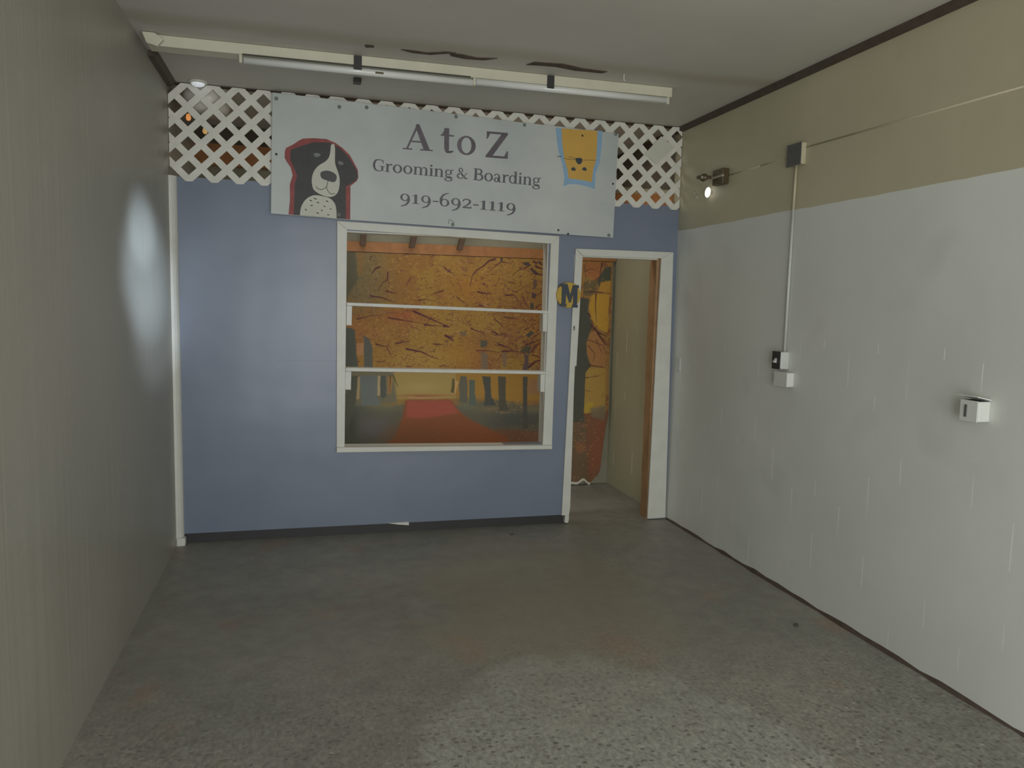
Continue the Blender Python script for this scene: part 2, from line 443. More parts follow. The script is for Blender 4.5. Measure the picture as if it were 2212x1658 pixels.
def z5(x, y): return (700+x/3.07, 460+y/3.07)
def shelf(top, bot, cl, crt, label):
    c = at(*z5((top[0][0]+top[1][0])/2, top[0][1]), 1, 0)
    r = empty('shelf', (c.x, 0, c.z), label, 'shelf', 'shelves across the ticket window')
    y0, y1 = -.012, .078
    obj('board', slab([z5(*top[0]), z5(*top[1]), z5(*bot[1]), z5(*bot[0])], y0, y1), 'white', r, bevel=.003)
    obj('bracket', slab([z5(*p) for p in cl], y0+.004, y1-.01), 'white', r, bevel=.002)
    obj('bracket', slab([z5(*p) for p in crt], y0+.004, y1-.01), 'white', r, bevel=.002)
shelf([(150, 592), (1498, 648)], [(150, 614), (1496, 667)],
      [(150, 614), (186, 616), (183, 745), (148, 743)], [(1452, 665), (1496, 667), (1490, 787), (1450, 785)],
      'upper thin white shelf spanning the window opening, under the tree tops')
shelf([(144, 1025), (1484, 1050)], [(143, 1049), (1482, 1069)],
      [(143, 1049), (181, 1050), (178, 1172), (140, 1170)], [(1436, 1069), (1482, 1069), (1478, 1187), (1434, 1185)],
      'lower thin white shelf spanning the window opening, just above the red path')

# doorway: casing, timber jamb, strike plate
dr = empty('door_1', (3.0, 0, 0), kind='structure')
cs = bmesh.new()
slab([(1244, 536.5), (1259, 553), (1251.5, 690), (1245.5, 790), (1241.5, 791), (1237.5, 930), (1232, 1097), (1229, 1113), (1213.5, 1113)], -.02, 0, cs)
slab([(1221, 1113), (1229.5, 1113), (1227.5, 1129.5), (1219.5, 1128.5)], -.016, .05, cs)
obj('door_casing', cs, 'white', dr, bevel=.003)
obj('door_casing', slab([(1244.5, 536.5), (1455, 544.5), (1429, 558), (1259.5, 552.5)], -.02, 0), 'white', dr, bevel=.003)
obj('door_casing', slab([(1455, 544.5), (1437.5, 1117.5), (1399, 1120.5), (1429, 558)], -.02, 0), 'white', dr, bevel=.003)
obj('door_jamb', B((dx1-.035, .012, .0), (dx1-.001, .125, dz1-.001)), 'jambwood', dr)
jq = [at(1259, 553), at(1241.5, 800), at(1229, 1113)]
obj('door_jamb', prism(bmesh.new(), [(dx0-.0, dz1-.001), (jq[0].x, dz1-.001), (jq[1].x, jq[1].z), (jq[2].x, .02), (dx0-.0, .02)], 1, 0, .10), 'white', dr)
obj('door_jamb', B((jq[0].x, .0, dz1-.012), (dx1-.035, .10, dz1-.001)), 'white', dr)
p = at(1240, 708, 1, -.022)
obj('strike_plate', B((p.x-.004, -.024, p.z-.018), (p.x+.006, -.019, p.z+.014)), 'rust', dr)
obj('strike_hole', B((p.x-.003, -.0252, p.z+.000), (p.x+.004, -.0235, p.z+.009)), 'black', dr)

# ------------------------------------------------------------------ lattice
def lattice():
    bm = bmesh.new(); px, pz = .1489, .146; x0, z0 = .113, 2.829
    nodes = set(); segs = set()
    for r in range(7):
        off = 0 if r % 2 == 0 else -.5
        for k in range(-1, 25):
            # nodes on a half grid so that neighbours share bars
            ci, cj = 2*k + (0 if r % 2 == 0 else -1), -r
            cx = x0 + ci*px/2
            if cx < .0 or cx > 3.41: continue
            L_, R_, U_, D_ = (ci-1, cj), (ci+1, cj), (ci, cj+1), (ci, cj-1)
            for s in ((L_, U_), (U_, R_), (R_, D_), (D_, L_)): segs.add(tuple(sorted(s)))
    def pt(n): return Vector((x0 + n[0]*px/2 + (.022 if n[0] > 12 else 0), 0, z0 + n[1]*pz/2))
    w = .0205
    used = set()
    for a, b in segs:
        A, Bp = pt(a), pt(b); rising = (Bp.z > A.z)
        for n_ in (a, b): used.add((n_, rising))
        d = (Bp-A).normalized(); nrm = Vector((-d.z, 0, d.x))*w
        y0, y1 = (-.012, -.004) if rising else (-.006, .002)
        q = [A+nrm, Bp+nrm, Bp-nrm, A-nrm]
        prism(bm, [(v.x, v.z) for v in q], 1, y0, y1)
    for n_, rising in used:
        c = pt(n_); y0, y1 = (-.0121, -.0041) if rising else (-.0061, .0019)
        cyl(bm, (c.x, y0, c.z), (c.x, y1, c.z), w*1.03, 14)
    for co, no in (((.003, 0, 0), (-1, 0, 0)), ((3.452, 0, 0), (1, 0, 0)), ((0, 0, 2.8945), (0, 0, 1)), ((0, 0, 2.309), (0, 0, -1))):
        bmesh.ops.bisect_plane(bm, geom=bm.verts[:]+bm.edges[:]+bm.faces[:], plane_co=co, plane_no=no, clear_outer=True)
    return bm
o = obj('lattice_panel', lattice(), 'lattice')
tag(o, 'white plastic diamond lattice filling the gap between blue partition and ceiling', 'lattice')

z7 = lambda x, y: (1400+x/2.724, 150+y/2.724)
o = obj('card', slab([z7(78, 392), z7(158, 458), z7(52, 556), z7(-22, 498)], -.018, -.0135), 'pale')
tag(o, 'small plain square card tucked diagonally over the lattice right of the sign', 'card')

# ------------------------------------------------------------------ the sign
YS = -.045
sg_c = at(960, 480, 1, YS)
sign = empty('shop_sign', (sg_c.x, YS, sg_c.z), 'long pale banner sign with dog picture, A to Z lettering and phone number', 'sign')
obj('panel', slab([(588, 199), (700, 212), (800, 224), (950, 242), (1100, 261), (1200, 272), (1336.5, 289), (1324.5, 513.5), (1150, 501), (960, 489), (730, 473), (585, 461)], YS, YS+.012), 'sign', sign, bevel=.002)
YD = YS-.0008
z3 = lambda x, y: (570+x/5.18, 180+y/5.18)
z4 = lambda x, y: (780+x/3.568, 230+y/3.568)
def cr_(pts, n=6, closed=True):
    out = []; N = len(pts)
    rng = range(N) if closed else range(N-1)
    for i in rng:
        g_ = (lambda j: pts[j % N]) if closed else (lambda j: pts[max(0, min(N-1, j))])
        p0, p1, p2, p3 = g_(i-1), g_(i), g_(i+1), g_(i+2)
        for k in range(n):
            t = k/n
            out.append(tuple(.5*((2*p1[a]) + (-p0[a]+p2[a])*t + (2*p0[a]-5*p1[a]+4*p2[a]-p3[a])*t*t + (-p0[a]+3*p1[a]-3*p2[a]+p3[a])*t**3) for a in (0, 1)))
    if not closed: out.append(pts[-1])
    return out
def flat(pts, layer, bm=None, zf=z3):
    return slab([zf(*p) for p in pts], YD-layer*.0006, YS+.001, bm)
def ribbon(pts, ws):
    n = len(pts); Lp, Rp = [], []
    for i, p in enumerate(pts):
        a = pts[max(0, i-1)]; b = pts[min(n-1, i+1)]
        dx, dy = b[0]-a[0], b[1]-a[1]; q = math.hypot(dx, dy) or 1
        w = ws if isinstance(ws, (int, float)) else ws[min(len(ws)-1, int(round(i/(n-1)*(len(ws)-1))))]
        if not isinstance(ws, (int, float)):
            f = i/(n-1)*(len(ws)-1); k = min(int(f), len(ws)-2); w = ws[k]+(ws[k+1]-ws[k])*(f-k)
        Lp.append((p[0]-dy/q*w/2, p[1]+dx/q*w/2)); Rp.append((p[0]+dy/q*w/2, p[1]-dx/q*w/2))
    return Lp+Rp[::-1]
dog = empty('dog_picture', (0, 0, 0)); dog.parent = sign; dog.location = (-.9, 0, .2)
red = [(235,760),(248,722),(330,682),(390,640),(440,617),(560,612),(700,622),(800,665),(880,722),(960,800),(1010,890),(1050,965),(1058,1050),(1040,1092),(968,1148),(968,1290),(966,1522),(640,1498),(275,1465),(292,1300),(290,1130),(322,1030),(300,940),(255,875),(232,830)]
obj('red_outline', flat(red, 0), 'red', dog)
blk = [(300,742),(430,697),(560,657),(740,662),(850,722),(945,818),(1005,915),(1043,985),(1048,1056),(1028,1088),(950,1138),(917,1152),(917,1516),(640,1498),(335,1470),(340,1300),(345,1125),(372,1030),(332,930),(295,850)]
obj('head', flat(blk, 1), 'ink', dog)
muz = [(752,690),(785,680),(797,740),(797,890),(828,985),(847,1060),(845,1150),(825,1220),(780,1262),(710,1268),(620,1235),(560,1190),(540,1135),(537,1060),(562,980),(612,920),(690,872),(730,820),(745,750)]
obj('muzzle', flat(cr_(muz, 3), 2), 'pale', dog)
obj('nose', flat(cr_([(640,992),(700,975),(768,992),(812,1030),(810,1078),(780,1105),(705,1086),(650,1062),(632,1025)], 4), 3), 'noseink', dog)
bm = flat(ribbon(cr_([(718,1088),(700,1155),(650,1187),(600,1175),(583,1150)], 5, False), 7), 3)
flat(ribbon(cr_([(700,1155),(718,1205),(755,1237),(795,1230)], 5, False), 7), 3, bm)
obj('mouth', bm, 'ink', dog)
for e in ([(557,790),(585,778),(615,782),(636,800),(610,820),(575,822)], [(828,880),(850,868),(878,880),(893,900),(865,915),(840,902)]):
    obj('eye', flat(cr_(e, 3), 2), 'rust', dog)
chest = [(403,1474),(418,1380),(470,1298),(555,1252),(660,1262),(745,1290),(797,1352),(812,1430),(813,1509)]
obj('chest', flat(cr_(chest, 4, False), 2), 'pale', dog)
random.seed(5)
for x, y in ((525,1310),(605,1332),(708,1318),(535,1365),(678,1375),(748,1404),(470,1412),(602,1450),(720,1470),(575,1290),(650,1420)):
    a = random.uniform(0, 3); l = random.uniform(12, 20); bm = bmesh.new()
    flat(ribbon([(x-l*math.cos(a*.3), y-l*.4*math.sin(a)), (x, y), (x+l*math.cos(a*.3), y+l*.4*math.sin(a))], [5, 14, 5]), 3, bm)
    obj('fur_mark', bm, 'ink', dog)
bm = bmesh.new()
for a in range(3):
    flat([(822+a*14, 1455), (831+a*14, 1455), (831+a*14, 1488), (822+a*14, 1488)], 2, bm)
flat([(822, 1450), (860, 1451), (860, 1458), (822, 1457)], 2, bm)
obj('small_mark', bm, 'rust', dog)

cat = empty('cat_picture', (0, 0, 0)); cat.parent = sign; cat.location = (.9, 0, .4)
bl = [(1498,163),(1660,174),(1858,188),(1856,300),(1840,430),(1806,520),(1802,636),(1770,626),(1700,604),(1650,598),(1600,598),(1560,616),(1566,540),(1550,440),(1518,330)]
obj('blue_outline', flat(bl, 0, None, z4), 'blue', cat)
yl = [(1545,168),(1822,187),(1818,300),(1812,410),(1790,480),(1778,582),(1700,566),(1600,552),(1590,480),(1568,410),(1552,300)]
obj('head', flat(yl, 1, None, z4), 'yellow', cat)
bm = flat(cr_([(1655,400),(1700,398),(1702,430),(1680,446),(1660,428)], 3), 2, None, z4)
obj('nose', bm, 'navy', cat)
bm = flat(ribbon([(1512,384),(1545,384)], 5), 2, None, z4)
flat(ribbon([(1560,400),(1620,408),(1660,406)], 3), 2, bm, z4); flat(ribbon([(1700,412),(1810,414)], 3), 2, bm, z4); flat(ribbon([(1600,385),(1670,402)], 3), 2, bm, z4)
obj('whiskers', bm, 'navy', cat)
for x in (1637, 1722):
    obj('eye', flat(cr_([(x-18,485),(x-8,468),(x+8,470),(x+18,490),(x,494)], 3), 2, None, z4), 'navy', cat)

# ---- lettering: each letter drawn as outlines, cap height 1
def ell(cx, cy, rx, ry, a0=0, a1=360, n=28):
    return [(cx+rx*math.cos(math.radians(a0+(a1-a0)*i/n)), cy+ry*math.sin(math.radians(a0+(a1-a0)*i/n))) for i in range(n+1)]
def ring(cx, cy, rx, ry, tx, ty, n=32):
    """list of quads between an outer and an inner ellipse: thick at the sides, thin top and bottom"""
    out = []
    for i in range(n):
        a, b = 2*math.pi*i/n, 2*math.pi*(i+1)/n
        out.append([(cx+rx*math.cos(a), cy+ry*math.sin(a)), (cx+rx*math.cos(b), cy+ry*math.sin(b)),
                    (cx+(rx-tx)*math.cos(b), cy+(ry-ty)*math.sin(b)), (cx+(rx-tx)*math.cos(a), cy+(ry-ty)*math.sin(a))])
    return out
def rc(x0, y0, x1, y1): return [(x0, y0), (x1, y0), (x1, y1), (x0, y1)]
def cv(pts, ws, n=7): return ribbon(cr_(pts, n, False), ws)
xh = .70; st = .165
def g_n(x, w=.52, left=True):
    return [rc(x+.09, 0, x+.09+st, xh-.01), rc(x, 0, x+.33, .045), rc(x, xh-.05, x+.12, xh-.01)] if left else []
def arch(x, x1):
    return [cv([(x, xh-.17), (x+.10, xh-.05), (x1-.12, xh-.035), (x1+.0, xh-.16), (x1+.005, .2)], [.04, .06, .09, .14, st]), rc(x1+.005-st/2, 0, x1+.005+st/2, .25), rc(x1-.155, 0, x1+.17, .045)]
def GL(ch):
    """-> (advance, outlines)"""
    if ch == 'A':
        return 1.12, [ [(.10,.03),(.17,.03),(.545,.93),(.50,1.02)], [(.475,1.02),(.58,1.02),(.98,.03),(.75,.03),(.44,.90)], rc(.25,.30,.76,.36), rc(-.02,0,.33,.05), rc(.62,0,1.08,.05)]
    if ch == 't':
        return .56, [rc(.14,.16,.33,.98), rc(.0,.66,.52,.72), [(.0,.66),(.14,.66),(.20,.98),(.14,.90),(.06,.74)], cv([(.235,.25),(.25,.08),(.34,.035),(.50,.07)],[.19,.16,.10,.05])]
    if ch == 'o': return .80, ring(.38, xh/2, .36, xh/2+.015, .165, .065)
    if ch == 'Z':
        return 1.0, [rc(.05,.92,.92,1.0), rc(.02,0,.94,.08), [(.66,.93),(.92,.93),(.30,.07),(.03,.07)], [(.05,1),(.05,.72),(.10,.72),(.20,.93),(.20,1)], [(.94,0),(.94,.29),(.89,.29),(.78,.07),(.78,0)]]
    if ch == 'G':
        return .98, [cv([(.80,.82),(.66,.95),(.46,.97),(.22,.86),(.12,.5),(.22,.14),(.46,.03),(.66,.05),(.80,.14)],[.05,.06,.07,.14,.18,.14,.07,.06,.09]), rc(.68,.06,.83,.42), rc(.56,.40,.95,.45), rc(.79,.70,.84,1.0)]
    if ch == 'r':
        return .56, [rc(.09,0,.09+st,xh-.01), rc(0,0,.36,.045), rc(0,xh-.05,.15,xh-.01), cv([(.22,.45),(.32,.62),(.42,.66),(.52,.62)],[.04,.07,.11,.15]), ]
    if ch == 'n': return .82, g_n(0)+arch(.22, .60)
    if ch == 'm': return 1.24, g_n(0)+arch(.22, .60)+arch(.66, 1.02)
    if ch == 'i': return .40, [rc(.10,0,.10+st,xh-.01), rc(0,0,.34,.045), rc(0,xh-.05,.15,xh-.01), ell(.165,.90,.09,.09,n=16)]
    if ch == 'd':
        return .80, ring(.33,.35,.31,.365,.14,.06)+[rc(.50,0,.50+st,1.04), rc(.40,1.0,.55,1.04), rc(.58,0,.76,.045)]
    if ch == 'a':
        return .70, [cv([(.07,.52),(.16,.65),(.32,.67),(.44,.56),(.45,.3)],[.12,.07,.07,.12,st]), rc(.378,.06,.378+st,.45), cv([(.45,.12),(.52,.03),(.66,.04)],[.12,.08,.05])]+ring(.24,.19,.21,.205,.12,.055)
    if ch == 'g':
        return .74, ring(.32,.47,.27,.235,.115,.055)+[cv([(.52,.60),(.60,.68),(.70,.68)],[.05,.07,.09]), cv([(.18,.27),(.10,.17),(.18,.09),(.46,.06),(.60,-.02)],[.05,.07,.08,.10,.12])]+ring(.33,-.15,.32,.17,.09,.055)
    if ch == 'B':
        return .90, [rc(.12,0,.12+st*1.15,1), rc(0,0,.4,.05), rc(0,.95,.4,1.0),
                     cv([(.3,.965),(.50,.96),(.66,.86),(.66,.66),(.50,.55),(.3,.54)],[.07,.08,.14,.14,.08,.06]), cv([(.3,.52),(.54,.52),(.74,.40),(.74,.17),(.56,.04),(.3,.035)],[.06,.08,.15,.15,.08,.07])]
    if ch == '&':
        return 1.02, [cv([(.95,.52),(.80,.50),(.70,.25),(.50,.06),(.26,.03),(.10,.15),(.12,.36),(.36,.55),(.50,.72),(.46,.92),(.32,.97),(.20,.86),(.26,.66),(.50,.36),(.74,.09),(.98,.03)],[.05,.05,.06,.07,.08,.13,.11,.07,.09,.09,.07,.10,.12,.15,.14,.05], 5)]
    if ch == ' ': return .38, []
    if ch == '-': return .44, [rc(.05,.27,.40,.36)]
    if ch == '1': return .56, [rc(.20,0,.20+st,.70), rc(.06,0,.50,.045), [(.05,.58),(.30,.70),(.30,.64),(.06,.55)]]
    if ch == '2': return .66, [cv([(.08,.52),(.16,.66),(.34,.69),(.50,.58),(.48,.40),(.28,.20),(.08,.05)],[.10,.07,.08,.14,.13,.09,.06]), rc(.06,0,.60,.11), [(.54,0),(.61,0),(.61,.2),(.57,.2)]]
    if ch == '9': return .70, ring(.33,.42,.28,.28,.125,.055)+[cv([(.55,.42),(.56,.18),(.42,-.10),(.10,-.27)],[.13,.14,.11,.04])]
    if ch == '6': return .70, ring(.34,.28,.29,.29,.13,.055)+[cv([(.11,.28),(.12,.58),(.28,.88),(.58,1.02)],[.14,.14,.10,.04])]
    return .5, []
def text(parent, s, pa, pb, cap_px, m, name='letter', layer=1):
    A, Bp = at(*pa, 1, YS), at(*pb, 1, YS)
    tot = sum(GL(c)[0] for c in s)
    ux = (Bp-A); L_ = ux.length; ux.normalize(); uz = Vector((-ux.z, 0, ux.x))
    mid = at((pa[0]+pb[0])/2, (pa[1]+pb[1])/2-cap_px, 1, YS); cap = (mid-(A+Bp)/2).length
    k = L_/tot; x = 0
    for c in s:
        adv, outs = GL(c)
        if outs:
            bm = bmesh.new()
            for k_, o_ in enumerate(outs):
                # drop duplicate closing points
                q = o_[:-1] if len(o_) > 4 and math.dist(o_[0], o_[-1]) < 1e-6 else o_
                pts = [A + ux*((x+p[0])*k) + uz*(p[1]*cap) for p in q]
                prism(bm, [(p.x, p.z) for p in pts], 1, YD-layer*.0006-k_*.00006, YS+.001)
            obj(name, bm, m, parent)
        x += adv
tx = empty('title_lettering', (0, 0, 0)); tx.parent = sign; tx.location = (0, 0, .4)
text(tx, 'A', z4(325, 328), z4(560, 345), 55, 'letter')
text(tx, 't', z4(612, 352), z4(722, 360), 54, 'letter')
text(tx, 'o', z4(734, 365), z4(893, 378), 57, 'letter')
text(tx, 'Z', z4(955, 390), z4(1142, 404), 56, 'letter')
sx = empty('subtitle_lettering', (0, 0, 0)); sx.parent = sign; sx.location = (0, 0, .25)
text(sx, 'Grooming', z4(86, 493), z4(712, 552), 25, 'letter2')
text(sx, '&', z4(735, 552), z4(825, 560), 23, 'letter2')
text(sx, 'Boarding', z4(862, 565), z4(1385, 613), 25, 'letter2')
nx = empty('phone_number', (0, 0, 0)); nx.parent = sign; nx.location = (0, 0, .12)
text(nx, '919-692-1119', z4(294, 739), z4(1196, 817), 28, 'letter2', 'numeral')
for x, y, k in ((597,333,0),(733,231,1),(792,232,1),(985,252,1),(1133,270,1),(1258,293,0),(1330,290,1),(1324,397,0),(1206,497,0),(1227,505,0),(1315,508,1),(978,485,1),(597,213,1),(1209,232+110,0)):
    if (x, y) == (1209, 342): continue
    p = at(x, y, 1, YS)
    r = .0075 if k == 0 else .012
    bm = lathe(bmesh.new(), (p.x, YS+.002, p.z), (0, -1, 0), [(0, r), (.004, r), (.006, r*.7), (.007, r*.2)], 14)
    bo = obj('screw', bm, 'bolt' if k == 0 else 'rust', sign, smooth=True)
for pts in ([(676,905),(676,872),(684,870),(720,895)], ):
    obj('torn_hook', flat(ribbon(pts, 3), 1, None, z4), 'bolt', sign)

# ------------------------------------------------------------------ M disc
c = at(1230, 637, 1, -.05)
md = empty('letter_disc', (c.x, -.034, c.z-.09), 'round yellow wooden disc bearing a black letter M on the door casing', 'disc')
obj('disc', lathe(bmesh.new(), (c.x, -.021, c.z), (0, -1, 0), [(0, .090), (.014, .090), (.017, .086)], 48), 'discyellow', md)
z6 = lambda x, y: (1180+x/2.5125, 500+y/2.5125)
mm = bmesh.new()
mp = [(80,283),(116,284),(131,345),(146,290),(178,291),(177,306),(171,307),(167,398),(172,399),(171,413),(140,411),(141,397),(146,396),(148,335),(133,385),(125,384),(108,333),(105,392),(110,393),(110,407),(78,404),(79,390),(84,389),(86,300),(80,299)]
slab([z6(x, y) for x, y in mp], -.044, -.0382, mm)
obj('letter', mm, 'navy', md)

# ------------------------------------------------------------------ white chip at the foot of the partition
o = obj('wood_sliver', slab([(838, 1129.5), (883, 1127), (883.5, 1134), (860, 1132.5)], -.006, .01), 'white')
tag(o, 'thin splinter of white trim poking out under the blue panel', 'splinter')

# ------------------------------------------------------------------ ceiling light fitting
fz = 2.845
yf0 = at(1027, 167, 2, fz).y
fx = empty('tube_light', (1.5, yf0+.05, H), 'long cream ceiling batten with two bare fluorescent tubes, all unlit', 'light fitting')
xa, xb = .05, 2.925
ya, yb2 = yf0, yf0+.11
def fy(x): return 0.0
bm = bmesh.new()
prism(bm, [(ya, H-.001), (ya+.002, fz), (yb2-.002, fz), (yb2, H-.001)], 0, xa, xb)
obj('housing', bm, 'cream', fx, bevel=.003)
ty = ya+.024
obj('tube', tube(bmesh.new(), [Vector((.505, ty, fz-.023)), Vector((1.715, ty, fz-.023))], .0185, 20), 'tube', fx, smooth=True)
obj('tube', tube(bmesh.new(), [Vector((1.735, ty-.004, fz-.017)), Vector((2.895, ty-.004, fz-.017))], .0185, 20), 'tube', fx, smooth=True)
obj('seam', B((.50, ya-.002, fz-.003), (1.70, ya+.006, fz+.003)), 'dark', fx)  # shadow in the gap above the first tube, made as a dark strip
for x in (.49, 1.725, 2.905):
    obj('lamp_holder', B((x-.008, ty-.015, fz-.040), (x+.008, ty+.02, fz+.001)), 'cream', fx, bevel=.003)
obj('reflector', B((2.55, ya+.05, fz-.012), (2.90, yb2+.01, fz)), 'white', fx, bevel=.002)
# tapered end piece at the left wall
bm = bmesh.new(); prism(bm, [(.03, H-.003), (.05, fz+.0), (.10, fz-.012), (.13, H-.03), (.09, H-.003)], 1, ya-.035, ya-.002)
obj('end_cap', bm, 'cream', fx, bevel=.004)
for q, nm in (((773, 135), 0), ((1190, 175), 1)):
    p = at(q[0], q[1], 1, ya-.004)
    bm = bmesh.new()
    box(bm, (p.x-.021, ya-.006, fz-.016), (p.x+.021, ya-.001, H-.004))
    box(bm, (p.x-.021, ya-.006, fz-.020), (p.x+.021, ya+.004, fz-.016))
    obj('strap', bm, 'black', fx, bevel=.002)
p = at(820, 152, 1, ya)
obj('label_patch', B((p.x-.022, ty-.0195, fz-.030), (p.x+.022, ty-.0175, fz-.020)), 'brass', fx)
p = at(772, 172, 2, H-.006)
o = obj('ceiling_clip', B((p.x-.022, p.y-.03, H-.028), (p.x+.022, p.y+.03, H-.0005)), 'black', bevel=.003)
tag(o, 'small black square clip on the ceiling behind the left strap of the batten', 'clip')

# torn ceiling board edges behind the fitting
def crack(pts, name, label):
    bm = bmesh.new()
    q = [at(*p, 2, H) for p in pts]
    prism(bm, [(v.x, v.y) for v in q], 2, H-.004, H+.002)
    return tag(obj(name, bm, 'ceil_hole'), kind='structure')
crack([(788,96),(806,97),(808,101),(790,101)], 'trim_20', '')
crack([(866,106),(890,108),(925,113),(965,111),(985,113),(930,117),(890,113)], 'trim_21', '')
crack([(970,113),(1000,117),(1030,124),(1075,125),(1045,129),(1005,126),(975,120)], 'trim_22', '')
crack([(1137,139),(1155,133),(1215,137),(1260,147),(1312,154),(1300,157),(1240,151),(1200,143),(1160,140)], 'trim_23', '')
p = at(1348, 160, 2, H)
o = obj('hook', tube(bmesh.new(), [Vector((p.x, p.y, H)), Vector((p.x, p.y, H-.03)), Vector((p.x+.008, p.y, H-.035))], .003, 8), 'white')
tag(o, 'tiny white ceiling hook near the right end of the tube light', 'hook')

# opal globe behind the lattice, glowing puck added for a highlight in front
p = at(448, 214, 1, .16)
gl = empty('globe_lamp', (p.x, .16, p.z-.14), 'pale opal glass globe lamp behind the top left corner of the lattice', 'lamp')
bm = bmesh.new(); R_ = .15
lathe(bm, (p.x, .16, p.z), (0, 0, 1), [(R_*math.sin(math.radians(a)), R_*math.cos(math.radians(a))) for a in range(-40, 76, 8)], 32)
obj('shade', bm, 'opal', gl, smooth=True)
obj('mount', cyl(bmesh.new(), (p.x, .16, p.z+.118), (p.x, .16, H), .06, 24), 'cream', gl)
p = at(428, 173, 1, -.06)
cl = empty('ceiling_spot', (p.x, -.06, H), 'small round white lamp glowing on the ceiling above the left lattice', 'lamp')
obj('base', lathe(bmesh.new(), (p.x, -.06, H), (0, 0, -1), [(0, .055), (.006, .055), (.013, .048)], 32), 'opal', cl, smooth=True)
obj('lens', lathe(bmesh.new(), (p.x, -.065, H-.013), (0, 0, -1), [(0, .040), (.010, .036), (.017, .022), (.019, .004)], 28), mat('small_lens', (.8, .82, .85), .2, emit=(.85, .92, 1), estr=.35), cl, smooth=True)
for (q, mk, nm) in (((407, 254), 'glow', 'orange'), ((443, 283), 'glow2', 'amber')):  # added bulbs imitate the warm glints behind the lattice
    p = at(*q, 1, .35)
    bb = empty('small_bulb', (p.x, .35, p.z), 'small %s glowing bulb seen through the left lattice holes%s' % (nm, ', upper left one' if nm == 'orange' else ', lower right one'), 'bulb')
    obj('glass', lathe(bmesh.new(), (p.x, .35, p.z-.02), (0, 0, 1), [(0, .003), (.005, .012), (.018, .017), (.034, .013), (.045, .009)], 20), mk, bb, smooth=True)  # glowing body of the added glint
    obj('cap', cyl(bmesh.new(), (p.x, .35, p.z+.024), (p.x, .35, p.z+.05), .012, 16), 'brass', bb)
    obj('cord', cyl(bmesh.new(), (p.x, .35, p.z+.05), (p.x, .35, H), .003, 8), 'black', bb)

# ------------------------------------------------------------------ things on the right wall
def wp(px, py, d=0): return at(px, py, 0, W-d)
def wallbox(name, d, tl, br, m_body, label, cat, cover=None, md=None):
    a, b = wp(*tl, d), wp(*br, d)
    r = empty(name, (W, (a.y+b.y)/2, (a.z+b.z)/2), label, cat)
    obj('box', B((W-d+.004, a.y, a.z), (W, b.y, b.z)), m_body, r, bevel=.004)
    obj('cover', B((W-d, a.y-.002, a.z+.002), (W-d+.004, b.y+.002, b.z-.002)), cover or m_body, r, bevel=.0015)
    return r, a, b
r, a, b = wallbox('junction_box', .034, (1700, 316), (1729, 353), 'rightwall', 'square junction box with dark grey cover on the cream band of the right wall', 'junction box', 'greycover')
cy, cz = (a.y+b.y)/2, b.z
r2, a2, b2 = wallbox('light_switch', .058, (1668, 758), (1684, 797), 'boxwhite', 'surface light switch with black face at the foot of the conduit', 'switch', 'black')
ym = (a2.y+b2.y)/2; zm = (a2.z+b2.z)/2
bm = bmesh.new(); prism(bm, [(W-.058, zm-.016), (W-.058, zm+.012), (W-.075, zm-.008), (W-.073, zm-.014)], 1, ym-.008, ym+.008)
obj('toggle', bm, 'boxwhite', r2)
cdt = empty('conduit', (W, cy, cz), 'thin vertical white painted conduit between junction box and switch', 'conduit')
obj('pipe', cyl(bmesh.new(), (W-.012, cy, cz+.01), (W-.012, (cy+ym)/2-.005, 2.157), .0075, 14), 'rightwall', cdt, smooth=True)
obj('pipe', cyl(bmesh.new(), (W-.012, (cy+ym)/2-.005, 2.157), (W-.012, ym-.01, a2.z), .0075, 14), 'boxwhite', cdt, smooth=True)
r3, a3, b3 = wallbox('outlet_box', .045, (1672, 801), (1699, 836), 'rightwall', 'white outlet box directly under the black faced switch', 'outlet')
r4, a4, b4 = wallbox('outlet_box', .062, (2074, 862), (2110, 912), 'rightwall', 'white outlet box with half open flap near the right edge of the photo', 'outlet')
bm = bmesh.new(); ymid = (a4.y+b4.y)/2; zmid = (a4.z+b4.z)/2
box(bm, (W-.066, ymid+.006, zmid-.026), (W-.0618, ymid+.018, zmid+.024))
obj('slot', bm, 'greycover', r4, bevel=.002)
bm = bmesh.new()
prism(bm, [(W-.002, a4.z+.004), (W-.072, a4.z+.018), (W-.072, a4.z+.022), (W-.002, a4.z+.009)], 1, a4.y-.0, b4.y-.004)
obj('flap', bm, 'rightwall', r4)
obj('opening', B((W-.056, a4.y-.006, a4.z), (W-.006, b4.y+.006, a4.z+.0015)), 'black', r4)  # black sheet for the shadow inside the open top
# conduit run along the cream band
yz = [wp(1740, 318, .002), wp(1900, 270, .002), wp(2212, 186, .002)]
run = empty('wall_cable', (W, yz[0].y, yz[0].z), 'thin cream painted cable running from the junction box toward the viewer', 'cable')
obj('cable', tube(bmesh.new(), [Vector((W-.001, yz[0].y, yz[0].z)), Vector((W+.0005, yz[2].y, yz[2].z)), Vector((W+.0005, -6.9, yz[2].z))], .0040, 12), 'rightwall', run, smooth=True)
lp = [wp(1572, 378, .01), wp(1640, 358, .01), wp(1700, 338, .01)]
run2 = empty('wall_cable', (W, lp[0].y, lp[0].z), 'short cream painted cable between the lamp fitting and the junction box', 'cable')
obj('cable', tube(bmesh.new(), [Vector((W-.0005, p.y, p.z)) for p in lp],   .0035, 10), 'rightwall', run2, smooth=True)

